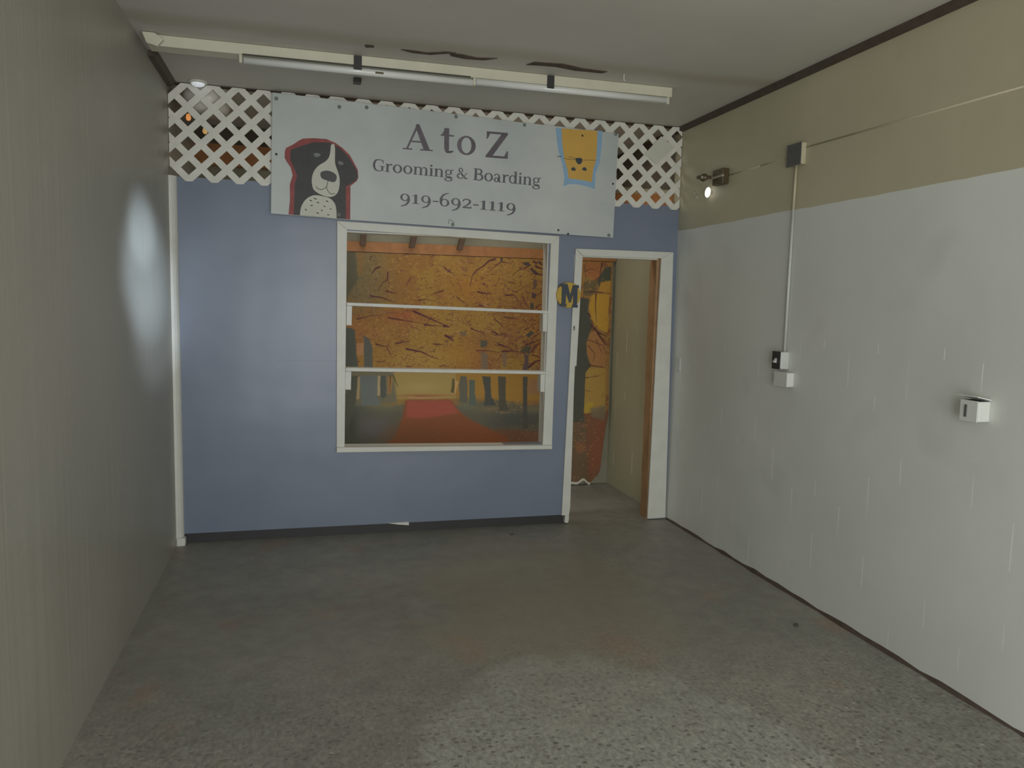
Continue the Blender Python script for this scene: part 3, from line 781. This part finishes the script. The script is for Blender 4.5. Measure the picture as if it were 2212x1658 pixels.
# adjustable lamp fitting: box, arm, knuckle, plus a glowing blob added for the highlight
zf_ = lambda x, y: (1480+x/13.81, 340+y/13.81)
p0 = wp(*zf_(1010, 590), .03)
lf = empty('wall_lamp_fitting', (W, p0.y, p0.z), 'old brown swivel lamp fitting on a cream wall box near the corner', 'lamp fitting')
a, b = wp(*zf_(820, 370), .05), wp(*zf_(1050, 800), .05)
obj('box', B((W-.05, a.y, a.z-.005), (W, b.y-.02, b.z+.004)), 'brass', lf, bevel=.005)
obj('plate', B((W-.056, a.y+.006, (a.z+b.z)/2-.008), (W-.044, b.y-.03, (a.z+b.z)/2+.006)), 'fitcream', lf, bevel=.002)
k0 = wp(*zf_(780, 590), .05); k1 = wp(*zf_(560, 600), .09)
obj('arm', cyl(bmesh.new(), k0, k1, .011, 12), 'brass', lf, smooth=True)
bm = bmesh.new(); bmesh.ops.create_uvsphere(bm, u_segments=10, v_segments=8, radius=.026, matrix=Matrix.Translation(k1) @ Matrix.Diagonal((1, 1.4, 1, 1)))
obj('knuckle', bm, 'brass', lf)
k2 = wp(*zf_(380, 590), .10)
obj('holder', cyl(bmesh.new(), k1, k2, .018, 14, .012), 'brass', lf, smooth=True)
k3 = wp(*zf_(530, 590), .125)
obj('wing_nut', cyl(bmesh.new(), k3, k3+Vector((-.012, 0, 0)), .010, 12), 'fitcream', lf, smooth=True)
p = wp(*zf_(675, 1040), .03)  # bright highlight on the wall, made as an added glowing blob
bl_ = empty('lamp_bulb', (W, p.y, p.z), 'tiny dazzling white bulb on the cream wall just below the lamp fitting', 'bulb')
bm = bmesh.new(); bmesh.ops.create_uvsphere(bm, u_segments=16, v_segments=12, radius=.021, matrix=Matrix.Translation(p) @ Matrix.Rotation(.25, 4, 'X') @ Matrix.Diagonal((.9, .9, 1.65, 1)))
obj('glass', bm, 'led', bl_, smooth=True)  # the added glowing blob for the highlight
obj('socket', cyl(bmesh.new(), (W, p.y, p.z), (W-.018, p.y, p.z), .012, 12), 'fitcream', bl_)
a, b = wp(*zf_(255, 990), .005), wp(*zf_(375, 1220), .005)
o = obj('foil_strip', tube(bmesh.new(), [a, (a+b)/2+Vector((-.004, 0, 0)), b], .0035, 8), mat('shiny_strip', (.8, .8, .78), .15, emit=(1, 1, 1), estr=.0, metal=.3), smooth=True)
tag(o, 'short slanting shiny strip left of the dazzling bulb on the right wall', 'strip')
p = wp(1466, 786)
o = obj('wall_plate', B((W-.008, p.y-.035, p.z-.05), (W, p.y+.035, p.z+.05)), 'boxwhite', bevel=.003)
tag(o, 'small blank white plate on the right wall beside the door casing', 'plate')

# small dark pebble on the floor
p = at(1720, 1349, 2, .006)
bm = bmesh.new(); bmesh.ops.create_icosphere(bm, subdivisions=2, radius=.013, matrix=Matrix.Translation((p.x, p.y, .007)) @ Matrix.Diagonal((1, .8, .55, 1)))
random.seed(8)
for v in bm.verts: v.co += Vector((random.uniform(-1, 1), random.uniform(-1, 1), random.uniform(0, 1)))*.0015
o = obj('pebble', bm, 'dark'); tag(o, 'tiny dark pebble on the bare floor near the right wall', 'pebble')
p = at(1106, 1153, 2, .005)
bm = bmesh.new(); bmesh.ops.create_icosphere(bm, subdivisions=1, radius=.016, matrix=Matrix.Translation((p.x, p.y, .004)) @ Matrix.Diagonal((1, .8, .3, 1)))
o = obj('paint_chip', bm, 'stud'); tag(o, 'pale tan chip lying on the floor in front of the blue panel', 'chip')

# ------------------------------------------------------------------ the forest mural behind the partition
YM = YB-.055
def mural():
    rng = np.random.default_rng(11)
    X0, X1, Z0, Z1 = .85, 3.42, .035, 1.985
    NX, NZ = 760, 540
    cw, ch = 1240, 880
    def C(px, py):
        p = at(px, py, 1, YM); return ((p.x-X0)/(X1-X0)*cw, (Z1-p.z)/(Z1-Z0)*ch)
    XX, YY = np.meshgrid(np.arange(cw), np.arange(ch))
    src = [(750, 560), (1180, 560), (750, 960), (1180, 960), (1300, 700), (1280, 1000)]
    A = np.array([[*C(*q), 1] for q in src]); U = np.linalg.lstsq(A, np.array(src, float), rcond=None)[0]
    PXm = XX*U[0, 0]+YY*U[1, 0]+U[2, 0]; PYm = XX*U[0, 1]+YY*U[1, 1]+U[2, 1]
    S = 1/np.hypot(U[0, 0], U[0, 1])
    def vn(nx, ny):
        g_ = rng.random((ny+2, nx+2)); x = np.linspace(0, nx, cw, endpoint=False); y = np.linspace(0, ny, ch, endpoint=False)
        xi, yi = x.astype(int), y.astype(int); fx_, fy_ = x-xi, y-yi; fx_ = fx_*fx_*(3-2*fx_); fy_ = (fy_*fy_*(3-2*fy_))[:, None]
        a_, b_, c_, d_ = g_[np.ix_(yi, xi)], g_[np.ix_(yi, xi+1)], g_[np.ix_(yi+1, xi)], g_[np.ix_(yi+1, xi+1)]
        return (a_*(1-fx_)+b_*fx_)*(1-fy_)+(c_*(1-fx_)+d_*fx_)*fy_
    def fbm(n, o=4, asp=.7):
        t = 0; a_ = 1; tot = 0
        for k in range(o): t = t+a_*vn(int(n*2**k), max(1, int(n*asp*2**k))); tot += a_; a_ *= .6
        return t/tot
    def sm(a_, b_, x): t = np.clip((x-a_)/(b_-a_), 0, 1); return t*t*(3-2*t)
    img = np.zeros((ch, cw, 3))
    wob = (fbm(60, 2)-.5)*6
    def blend(mask, col):
        nonlocal img
        img = img*(1-mask[..., None])+np.array(col, float)*mask[..., None]
    def G(cx, cy, rx, ry, col, k=1, p=2):
        blend(k*np.exp(-(np.abs((PXm-cx)/rx)**p+np.abs((PYm-cy)/ry)**p)), col)
    def poly(pts, col, k=1.0, soft=1.2):
        """filled outline given in photo pixels, slightly ragged edge"""
        X, Y = PXm+wob*.25, PYm+wob*.25; ins = np.zeros(X.shape, bool); dm = np.full(X.shape, 1e9); n = len(pts)
        for i in range(n):
            (x1, y1), (x2, y2) = pts[i], pts[(i+1) % n]
            if y1 != y2:
                c_ = ((y1 > Y) != (y2 > Y)) & (X < (x2-x1)*(Y-y1)/(y2-y1)+x1); ins ^= c_
            dx, dy = x2-x1, y2-y1; q = dx*dx+dy*dy or 1e-9
            t = np.clip(((X-x1)*dx+(Y-y1)*dy)/q, 0, 1); dm = np.minimum(dm, np.hypot(X-x1-t*dx, Y-y1-t*dy))
        sd = np.where(ins, -dm, dm); blend(k*sm(soft, -soft, sd), col)
    def line(pts, w, col, k=.9):
        """tapering stroke through photo-pixel points"""
        x0 = min(p[0] for p in pts)-6; x1 = max(p[0] for p in pts)+6; y0 = min(p[1] for p in pts)-6; y1 = max(p[1] for p in pts)+6
        c0, c1 = C(x0, y0), C(x1, y1)
        ia, ib = max(0, int(min(c0[0], c1[0]))-3), min(cw, int(max(c0[0], c1[0]))+4); ja, jb = max(0, int(min(c0[1], c1[1]))-3), min(ch, int(max(c0[1], c1[1]))+4)
        if ib-ia < 2 or jb-ja < 2: return
        X, Y = PXm[ja:jb, ia:ib], PYm[ja:jb, ia:ib]; mk = np.zeros(X.shape); n = len(pts)-1
        for i in range(n):
            (xa, ya), (xb, yb) = pts[i], pts[i+1]; dx, dy = xb-xa, yb-ya; q = dx*dx+dy*dy or 1e-9
            t = np.clip(((X-xa)*dx+(Y-ya)*dy)/q, 0, 1); r = w/2*(1-.75*(i+t)/n)
            mk = np.maximum(mk, np.clip(r-np.hypot(X-xa-t*dx, Y-ya-t*dy)+.45, 0, 1))
        m_ = (mk*k)[..., None]; img[ja:jb, ia:ib] = img[ja:jb, ia:ib]*(1-m_)+np.array(col, float)*m_
    def zm(ox, oy, k): return lambda *p: [(ox+x/k, oy+y/k) for x, y in p]
    A1, A2, A3, A4, A5, A6 = zm(730, 490, 9.21), zm(950, 520, 9.21), zm(730, 670, 9.21), zm(950, 670, 9.21), zm(730, 800, 4.81), zm(1230, 540, 3.19)
    DK, PU, GY = (70, 40, 45), (84, 50, 54), (72, 72, 66)
    # ---- foliage ground colour
    img[:] = (122, 92, 48)
    blend(sm(.42, .6, fbm(7))*.7, (114, 80, 46)); blend(sm(.5, .64, fbm(11))*.6, (130, 104, 50)); blend(sm(.55, .68, fbm(9))*.5, (122, 78, 50))
    blend(sm(880, 770, PXm+wob*3)*sm(690, 640, PYm)*.75, (92, 84, 62)); G(1010, 625, 50, 40, (134, 92, 40), .6); G(1130, 600, 60, 40, (130, 100, 48), .5)
    G(870, 682, 38, 13, (128, 74, 48), .8); G(800, 720, 60, 20, (122, 84, 52), .6); G(900, 770, 80, 25, (134, 106, 56), .9, 3); G(980, 760, 40, 30, (132, 98, 44), .8)
    G(1150, 690, 50, 30, (128, 84, 48), .6); G(1160, 755, 24, 18, (140, 98, 40), .8); G(1165, 792, 22, 12, (112, 84, 56), .9)
    # ---- leaf flecks
    for _ in range(5200):
        px = rng.uniform(735, 1325); py = rng.uniform(535, 800)
        lum = rng.random(); a_ = rng.normal(-.2, .7); l = rng.uniform(1.5, 5)
        c_ = (148, 114, 64) if lum > .66 else ((94, 62, 42) if lum > .25 else (134, 92, 42))
        if px < 830 and py < 680: c_ = (112, 102, 78) if lum > .6 else (78, 68, 52)
        line([(px, py), (px+l*math.cos(a_), py+l*math.sin(a_))], rng.uniform(1.2, 2.6), c_, rng.uniform(.45, .9))
    # ---- fine twigs, thicker towards the right
    for _ in range(900):
        px = rng.uniform(750, 1190); py = rng.uniform(550, 796)
        dens = .10+.7*sm(840., 1120., px)+(.2 if 655 < py < 760 else 0)
        if py > 745 and 790 < px < 1020: dens *= .25
        if rng.random() > dens: continue
        a_ = rng.choice([.2, -.25, .55, -.6, 2.9, 1.9])+rng.normal(0, .3); ln = rng.uniform(5, 20); pts = [(px, py)]
        for k in range(4):
            a_ += rng.normal(0, .28); pts.append((pts[-1][0]+ln/4*math.cos(a_), pts[-1][1]+ln/4*math.sin(a_)))
        line(pts, rng.uniform(1.1, 2.2), PU if rng.random() < .6 else (92, 58, 44), rng.uniform(.5, .95))
    # knots of tangled twigs
    for kx, ky, kr, n_ in ((1034, 605, 16, 26), (1040, 632, 18, 34), (1080, 622, 12, 20), (1100, 660, 20, 34), (1150, 605, 20, 36), (1005, 565, 14, 20), (1058, 572, 10, 14), (1075, 715, 20, 44), (1035, 712, 14, 22), (1100, 735, 22, 44), (1125, 752, 14, 50), (1150, 745, 22, 50), (1140, 690, 16, 30), (985, 690, 18, 26), (990, 720, 12, 16), (915, 752, 14, 20), (880, 668, 16, 24), (1062, 775, 12, 24), (1038, 775, 7, 26), (1040, 655, 14, 24), (1128, 785, 10, 22), (960, 730, 12, 10)):
        for _ in range(n_):
            px, py = kx+rng.normal(0, kr*.7), ky+rng.normal(0, kr*.45); a_ = rng.normal(0, .6)+(0 if rng.random() < .6 else 2.4); l = rng.uniform(3, 11)
            line([(px, py), (px+l*.5*math.cos(a_), py+l*.5*math.sin(a_)+rng.normal(0, 1)), (px+l*math.cos(a_+.4), py+l*math.sin(a_+.4))], rng.uniform(1, 2.1), [PU, DK, (150, 118, 84), (104, 66, 40)][rng.integers(0, 4)], .8)
    # left mottled bark and leaves
    poly(A1((180, 420), (380, 440), (400, 900), (420, 1100), (180, 1480)), (66, 66, 58), .65, 3)
    poly(A1((400, 480), (540, 500), (520, 1000), (420, 980)), (112, 84, 52), .7, 2)
    # named branches
    for f, pts, w in ((A1, ((1670, 540), (1560, 560), (1340, 600), (1220, 640)), 3.5), (A1, ((1390, 500), (1320, 570), (1290, 600)), 4), (A1, ((2030, 1265), (1860, 1320), (1750, 1370)), 3), (A1, ((970, 960), (960, 1100), (880, 1140), (770, 1310)), 3),
        (A1, ((1400, 1040), (1340, 1140), (1300, 1220)), 2.4), (A1, ((930, 1300), (1090, 1340), (1140, 1320)), 3), (A1, ((820, 850), (740, 890), (670, 990)), 5), (A1, ((680, 640), (640, 750)), 2.4), (A1, ((640, 1400), (860, 1430), (980, 1480), (1110, 1520)), 3.5), (A1, ((2050, 830), (2130, 900), (2200, 940)), 3), (A1, ((1540, 1470), (1680, 1440), (1850, 1480)), 2.4),
        (A2, ((1030, 350), (900, 390), (790, 490), (640, 590), (560, 700), (510, 910)), 4.4), (A2, ((1150, 330), (1140, 400), (1050, 470), (920, 590)), 3.4), (A2, ((1160, 410), (1260, 415), (1340, 445)), 2.4), (A2, ((1740, 440), (1640, 500), (1480, 560), (1340, 680)), 3), (A2, ((1380, 970), (1460, 985), (1630, 850)), 2.4), (A2, ((2100, 890), (1960, 970), (1830, 1060)), 4), (A2, ((1580, 1080), (1620, 1200), (1720, 1300)), 3),
        (A2, ((1850, 1290), (1930, 1220), (2040, 1230)), 3), (A2, ((1230, 1060), (1380, 1040), (1470, 1130), (1490, 1340)), 3), (A2, ((1850, 480), (2050, 535)), 5), (A2, ((1790, 380), (1860, 400), (1820, 470)), 4), (A2, ((1300, 800), (1450, 820)), 2.6), (A2, ((930, 650), (1060, 655)), 2), (A2, ((260, 1110), (420, 1240)), 2.6), (A2, ((2000, 500), (2050, 380)), 2.6), (A2, ((1840, 620), (2060, 640)), 3), (A2, ((670, 1000), (850, 1030), (960, 1020)), 4), (A2, ((700, 1260), (830, 1300)), 4),
        (A3, ((390, 180), (520, 150), (700, 100)), 3), (A3, ((970, 150), (1160, 180), (1360, 210), (1560, 240)), 3.5), (A3, ((1450, 20), (1640, 100), (1850, 190), (2150, 320)), 5), (A3, ((1650, 270), (2000, 300)), 3.5), (A3, ((1100, 640), (1230, 605), (1340, 600)), 3.4), (A3, ((730, 650), (860, 690), (980, 680)), 3.2), (A3, ((930, 720), (1000, 850), (1060, 820)), 2.2), (A3, ((1300, 740), (1600, 800), (1750, 880), (1930, 940)), 4), (A3, ((1290, 1080), (1380, 1080), (1490, 1010)), 2.2), (A3, ((1940, 1080), (2020, 1050), (2140, 1095)), 2.6), (A3, ((750, 990), (880, 985)), 2), (A3, ((2070, 480), (2200, 590)), 5), (A3, ((1820, 640), (2020, 655)), 3),
        (A4, ((0, 290), (120, 310)), 6), (A4, ((20, 480), (150, 520), (200, 610)), 4.5), (A4, ((1000, 150), (1120, 230), (1180, 330)), 2.6), (A4, ((530, 330), (700, 400), (830, 440)), 3), (A4, ((970, 390), (1100, 460), (1240, 440)), 3.6), (A4, ((1200, 100), (1500, 140)), 2.6), (A4, ((1620, 350), (1780, 260)), 2.6), (A4, ((1820, 480), (1960, 380)), 2.4), (A4, ((1640, 650), (1900, 560), (2060, 470)), 3), (A4, ((1750, 800), (1870, 640), (2060, 590)), 3), (A4, ((1700, 1090), (1850, 980), (2050, 920)), 6), (A4, ((1780, 850), (1900, 890), (2040, 900)), 3), (A4, ((1160, 780), (1400, 770), (1600, 820)), 4), (A4, ((640, 770), (900, 770), (1090, 800)), 2.6), (A4, ((1080, 640), (1250, 690), (1380, 760)), 4)):
        line(f(*pts), w, DK, .92)
    # dark blotches of leaves and bark
    for f, pts, c_ in ((A2, ((1600, 400), (1700, 390), (1720, 450), (1650, 470), (1590, 440)), (52, 48, 50)), (A2, ((1710, 510), (1770, 505), (1890, 600), (1880, 640), (1820, 640)), (56, 44, 50)), (A2, ((1860, 365), (1900, 370), (1980, 420), (1950, 450)), (60, 44, 50)), (A2, ((1120, 320), (1170, 320), (1165, 400), (1130, 400)), (60, 54, 52)),
        (A2, ((1760, 970), (1850, 1020), (1830, 1110), (1760, 1090)), (60, 50, 58)), (A2, ((1730, 1190), (1800, 1195), (1800, 1320), (1730, 1310)), (58, 56, 54)), (A2, ((1790, 720), (1860, 740), (1850, 910), (1790, 910)), (80, 62, 56)), (A2, ((2060, 480), (2110, 480), (2110, 860), (2050, 760)), (64, 58, 48)),
        (A4, ((720, 560), (860, 570), (850, 680), (720, 710)), (64, 66, 60)), (A4, ((1640, 470), (1740, 360), (1810, 410), (1700, 500)), (58, 58, 56)), (A4, ((1640, 660), (1750, 680), (1720, 840), (1640, 800), (1500, 780)), (66, 64, 52)), (A4, ((310, 390), (440, 400), (430, 470), (330, 470)), (90, 78, 62))):
        poly(f(*pts), c_, .85, .8)
    # ---- pale clearing
    poly([(842, 797), (975, 797), (975, 856), (842, 856)], (132, 112, 68), 1, 3); G(900, 830, 40, 12, (140, 120, 78), .7)
    poly([(975, 797), (1195, 797), (1195, 864), (975, 856)], (130, 98, 48), 1, 2); blend(sm(800, 797, PYm)*0, (0, 0, 0))
    poly(A4((1700, 1330), (1920, 1350), (1930, 1658), (1680, 1640)), (122, 92, 66), .9, 1)
    G(905, 849, 60, 3, (124, 76, 52), .7); 
    # ---- ground
    gy = 866+6*np.sin(PXm*.04); gm = sm(-5, 5, PYm-gy+wob)*sm(1232, 1226, PXm)
    blend(gm, (80, 76, 64)); blend(gm*sm(820, 780, PXm)*.5, (70, 72, 66)); G(825, 872, 40, 10, (92, 90, 72), .8); G(800, 915, 36, 22, (84, 80, 80), .9, 3); G(755, 900, 14, 40, (58, 60, 54), .8)
    G(1000, 868, 26, 14, (88, 88, 72), .9, 3); G(1060, 880, 40, 6, (104, 88, 64), .7); G(1110, 905, 60, 16, (68, 68, 62), .9, 3); G(1150, 880, 24, 10, (104, 94, 74), .7)
    poly([(1060, 924), (1170, 930), (1175, 968), (1070, 968)], (96, 64, 46), .8, 6); G(1170, 930, 12, 40, (68, 68, 54), .7, 3)
    # ---- red path
    poly([(868, 859), (962, 859), (984, 886), (1010, 905), (1085, 940), (1100, 972), (800, 972), (845, 935), (858, 900)], (108, 66, 44), 1, 4)
    poly([(872, 859), (960, 860), (982, 886), (905, 898), (868, 894)], (130, 68, 56), .95, 4); G(880, 940, 60, 30, (100, 66, 44), .6, 3); G(1050, 955, 35, 14, (116, 68, 38), .7)
    line(A5((700, 255), (880, 262), (1060, 262)), 3, (156, 112, 80), .7); line(A5((770, 240), (960, 240)), 1.6, (104, 54, 40), .7)
    for _ in range(420):
        px, py = rng.uniform(960, 1180), rng.uniform(905, 972)
        if py < 905+(px-960)*.05 and rng.random() < .7: continue
        line([(px, py), (px+rng.uniform(-2, 3), py+rng.uniform(-1, 1))], rng.uniform(1, 2), [(150, 108, 70), (80, 48, 38), (128, 74, 44)][rng.integers(0, 3)], .55)
    for _ in range(90):
        px, py = rng.uniform(1040, 1125), rng.uniform(862, 890); line([(px, py), (px+5, py+1.5)], 1.5, (156, 122, 84) if rng.random() < .5 else (86, 66, 50), .7)
    poly([(730, 792), (843, 792), (850, 862), (730, 872)], (92, 88, 72), .92, 3)
    # ---- trunks
    def trunk(pts, col): poly(pts, col, .97, .9)
    trunk(A3((160, 320), (340, 380), (360, 860), (400, 1150), (140, 1150)), (68, 70, 64)); trunk(A3((500, 480), (600, 560), (660, 700), (660, 1150), (500, 1150)), (76, 76, 70)); poly(A3((370, 640), (500, 620), (490, 860), (370, 850)), (140, 102, 72), .9, .8)
    trunk(A5((140, 30), (200, 30), (180, 260), (100, 560), (70, 560), (75, 220)), (70, 70, 60)); trunk(A5((215, 30), (390, 30), (385, 250), (420, 330), (230, 330)), (88, 92, 88)); trunk(A5((415, 30), (470, 30), (470, 240), (440, 260), (410, 240)), (72, 72, 68))
    poly(A5((195, 40), (220, 40), (210, 260), (180, 270)), (140, 118, 88), .8, .8); poly(A5((392, 30), (418, 30), (412, 230), (385, 230)), (146, 128, 96), .85, .8); poly(A5((490, 40), (545, 40), (520, 210), (485, 215)), (128, 96, 60), .9, .8); line(A5((515, 30), (508, 210)), 2.4, (70, 56, 36)); line(A5((545, 30), (570, 100), (590, 150)), 4, (84, 76, 48))
    trunk(A4((160, 1310), (200, 1330), (190, 1600), (120, 1590)), (78, 70, 46)); poly(A4((210, 1330), (280, 1390), (210, 1610), (185, 1600)), (154, 124, 82), .9, .6)
    trunk(A4((320, 1260), (440, 1280), (460, 1450), (450, 1800), (300, 1800), (280, 1450)), (80, 78, 68)); line(A4((470, 1280), (465, 1650)), 2, (150, 132, 98)); trunk(A4((490, 1340), (610, 1350), (600, 1600), (640, 1850), (490, 1850)), (74, 80, 72))
    trunk(A4((735, 780), (860, 830), (860, 1150), (740, 1160)), (96, 82, 66)); trunk(A4((1150, 800), (1250, 820), (1240, 1100), (1170, 1080)), (104, 84, 66)); trunk(A4((1600, 830), (1700, 860), (1690, 1180), (1560, 1180), (1620, 960)), (78, 64, 62))
    trunk(A5((1450, 40), (1540, 45), (1545, 250), (1600, 345), (1470, 350), (1480, 200)), (64, 64, 60)); trunk(A5((1620, 45), (1700, 45), (1700, 320), (1740, 400), (1630, 410), (1625, 250)), (70, 66, 56)); trunk(A5((1880, 45), (1932, 45), (1930, 400), (1945, 600), (1880, 600), (1885, 300)), (66, 64, 58))
    # ---- the strip seen through the doorway
    dm_ = sm(1226, 1232, PXm)
    blend(dm_, (118, 88, 50)); blend(dm_*sm(.5, .6, fbm(70, 3))*.6, (90, 56, 42))
    poly(A6((60, 1120), (300, 1120), (300, 1640), (0, 1640)), (94, 64, 46), 1, 5); poly(A6((0, 1160), (120, 1150), (140, 1640), (0, 1640)), (82, 68, 52), .9, 5); poly(A6((40, 1340), (110, 1330), (130, 1400), (60, 1420)), (124, 78, 48), .5, 5)
    poly(A6((200, 1180), (255, 1190), (250, 1500), (150, 1560)), (104, 64, 46), .7, 5)
    poly(A6((110, 800), (262, 800), (265, 1080), (120, 1130), (100, 1100)), (128, 102, 52), 1, 2); poly(A6((105, 1050), (180, 1045), (150, 1120), (102, 1125)), (136, 112, 44), .9, 2); poly(A6((150, 1090), (265, 1070), (262, 1180), (160, 1150)), (92, 84, 66), .8, 4)
    poly(A6((105, 60), (225, 55), (225, 140), (170, 180), (110, 150)), (124, 80, 48), 1, 1.5)
    poly(A6((120, 180), (200, 180), (190, 240), (150, 290), (90, 290), (90, 200)), (78, 70, 50), .8, 2)
    poly(A6((195, 180), (230, 120), (250, 85), (295, 85), (290, 180), (220, 190), (205, 240)), (62, 62, 52), 1, 1)
    poly(A6((205, 230), (225, 195), (290, 180), (290, 265), (200, 265)), (138, 102, 46), 1, 1)
    poly(A6((130, 360), (150, 290), (190, 275), (285, 275), (275, 550), (200, 520), (150, 450)), (142, 108, 44), 1, 1)
    poly(A6((120, 600), (150, 540), (190, 540), (265, 640), (262, 790), (160, 780), (118, 700)), (124, 88, 54), 1, 1)
    poly(A6((40, 300), (130, 310), (125, 400), (160, 500), (115, 620), (120, 700), (150, 790), (112, 830), (102, 1190), (20, 1190)), (62, 62, 54), 1, 1)
    for pts, w in ((((90, 270), (180, 262), (285, 272)), 4), (((185, 275), (180, 350), (190, 480)), 3.4), (((130, 420), (150, 440)), 4), (((150, 500), (200, 545), (265, 575)), 6), (((200, 550), (262, 640)), 6), (((140, 780), (200, 790), (262, 800)), 3), (((130, 600), (240, 640), (262, 700)), 2), (((130, 640), (180, 700), (170, 760)), 2), (((190, 600), (240, 700)), 2), (((110, 870), (200, 860), (255, 840)), 2), (((110, 960), (160, 970)), 1.6), (((105, 120), (150, 100), (220, 130)), 2), (((225, 60), (210, 160), (170, 180)), 3)):
        line(A6(*pts), w, (66, 42, 40), .9)
    for _ in range(520):
        px, py = rng.uniform(1230, 1315), rng.uniform(545, 1042); a_ = rng.normal(.2, .6); l = rng.uniform(2, 7)
        top_ = py < 625; low_ = py > 905
        if not (top_ or low_ or rng.random() < .25) or (1264 > px and 640 < py < 905): continue
        line([(px, py), (px+l*math.cos(a_), py+l*math.sin(a_))], rng.uniform(1, 2), [(150, 96, 62), (72, 46, 40), (168, 118, 70)][rng.integers(0, 3)], .6)
    img = np.clip(img+(rng.random((ch, cw, 1))-.5)*7, 0, 255)
    L = np.where(img/255 <= .04045, img/255/12.92, ((img/255+.055)/1.055)**2.4)
    L = np.clip(L/np.array(MURAL_K), 0, .88)
    # ---- sheet: right edge and lower edge wander, surface ripples slightly
    us = np.linspace(0, 1, NX); vs_ = np.linspace(0, 1, NZ)
    UU, VV = np.meshgrid(us, vs_)
    zz = Z1+(Z0-Z1)*VV
    xr = X1 - .004*np.sin(zz*7) - .050*np.clip((.62-zz)/.5, 0, 1)**.7 - .09*np.clip((.16-zz)/.13, 0, 1)**2
    xx = X0+UU*(xr-X0)
    zz = zz + (.016*np.sin(xx*30)+.010*np.sin(xx*61+1))*sm(.85, 1.0, VV)
    yy = YM - .006*np.sin(xx*9+zz*3)*VV - .022*np.clip(VV-.8, 0, 1)*np.sin(xx*30)
    co = np.stack([xx, yy, zz], -1).reshape(-1, 3)
    ix = np.clip(((xx-X0)/(X1-X0)*(cw-1)).astype(int), 0, cw-1); iy = np.clip((VV*(ch-1)).astype(int), 0, ch-1)
    idx = np.arange(NX*NZ).reshape(NZ, NX)
    quads = np.stack([idx[:-1, :-1], idx[1:, :-1], idx[1:, 1:], idx[:-1, 1:]], -1).reshape(-1, 4)
    me = bpy.data.meshes.new('sheet')
    me.vertices.add(len(co)); me.vertices.foreach_set('co', co.ravel())
    me.loops.add(quads.size); me.loops.foreach_set('vertex_index', quads.ravel())
    me.polygons.add(len(quads)); me.polygons.foreach_set('loop_start', np.arange(0, quads.size, 4))
    me.update(); me.polygons.foreach_set('use_smooth', np.ones(len(quads), bool))
    ca = me.color_attributes.new('print', 'FLOAT_COLOR', 'POINT')
    colr = np.concatenate([L[iy, ix], np.ones((NZ, NX, 1))], -1).reshape(-1)
    ca.data.foreach_set('color', colr.astype(np.float32))
    s_ = NT('forest_print'); at_ = s_.n('ShaderNodeAttribute'); at_.attribute_name = 'print'
    s_.l(at_.outputs['Color'], s_.b.inputs['Base Color']); s_.b.inputs['Roughness'].default_value = .6; s_.b.inputs['Specular IOR Level'].default_value = .15
    me.materials.append(s_.m)
    root = empty('forest_mural', (2.0, YM, .03), 'wall sized autumn forest picture with red path hung on the rear wall', 'mural')
    o_ = bpy.data.objects.new('sheet', me); COL.objects.link(o_); o_.parent = root
    me.transform(Matrix.Translation(-root.location))
    # white scalloped hem
    bm = bmesh.new(); n = 420; rows = []
    for i in range(n):
        x = X0+(3.27-X0)*i/(n-1); zt = Z0+.016*math.sin(x*30)+.010*math.sin(x*61+1)
        y = YM-.010-.006*math.sin(x*30)
        rows.append([bm.verts.new((x, y-.003, zt+.004)), bm.verts.new((x, y-.004, zt-.016)), bm.verts.new((x, y+.002, zt-.020)), bm.verts.new((x, y+.004, zt+.004))])
    for a_, b_ in zip(rows, rows[1:]):
        for k in range(4): bm.faces.new((a_[k], b_[k], b_[(k+1) % 4], a_[(k+1) % 4]))
    bm.faces.new(rows[0]); bm.faces.new(rows[-1][::-1])
    obj('hem', bm, 'hem', root, smooth=False)
MURAL_K = (.48, .47, .47)
mural()
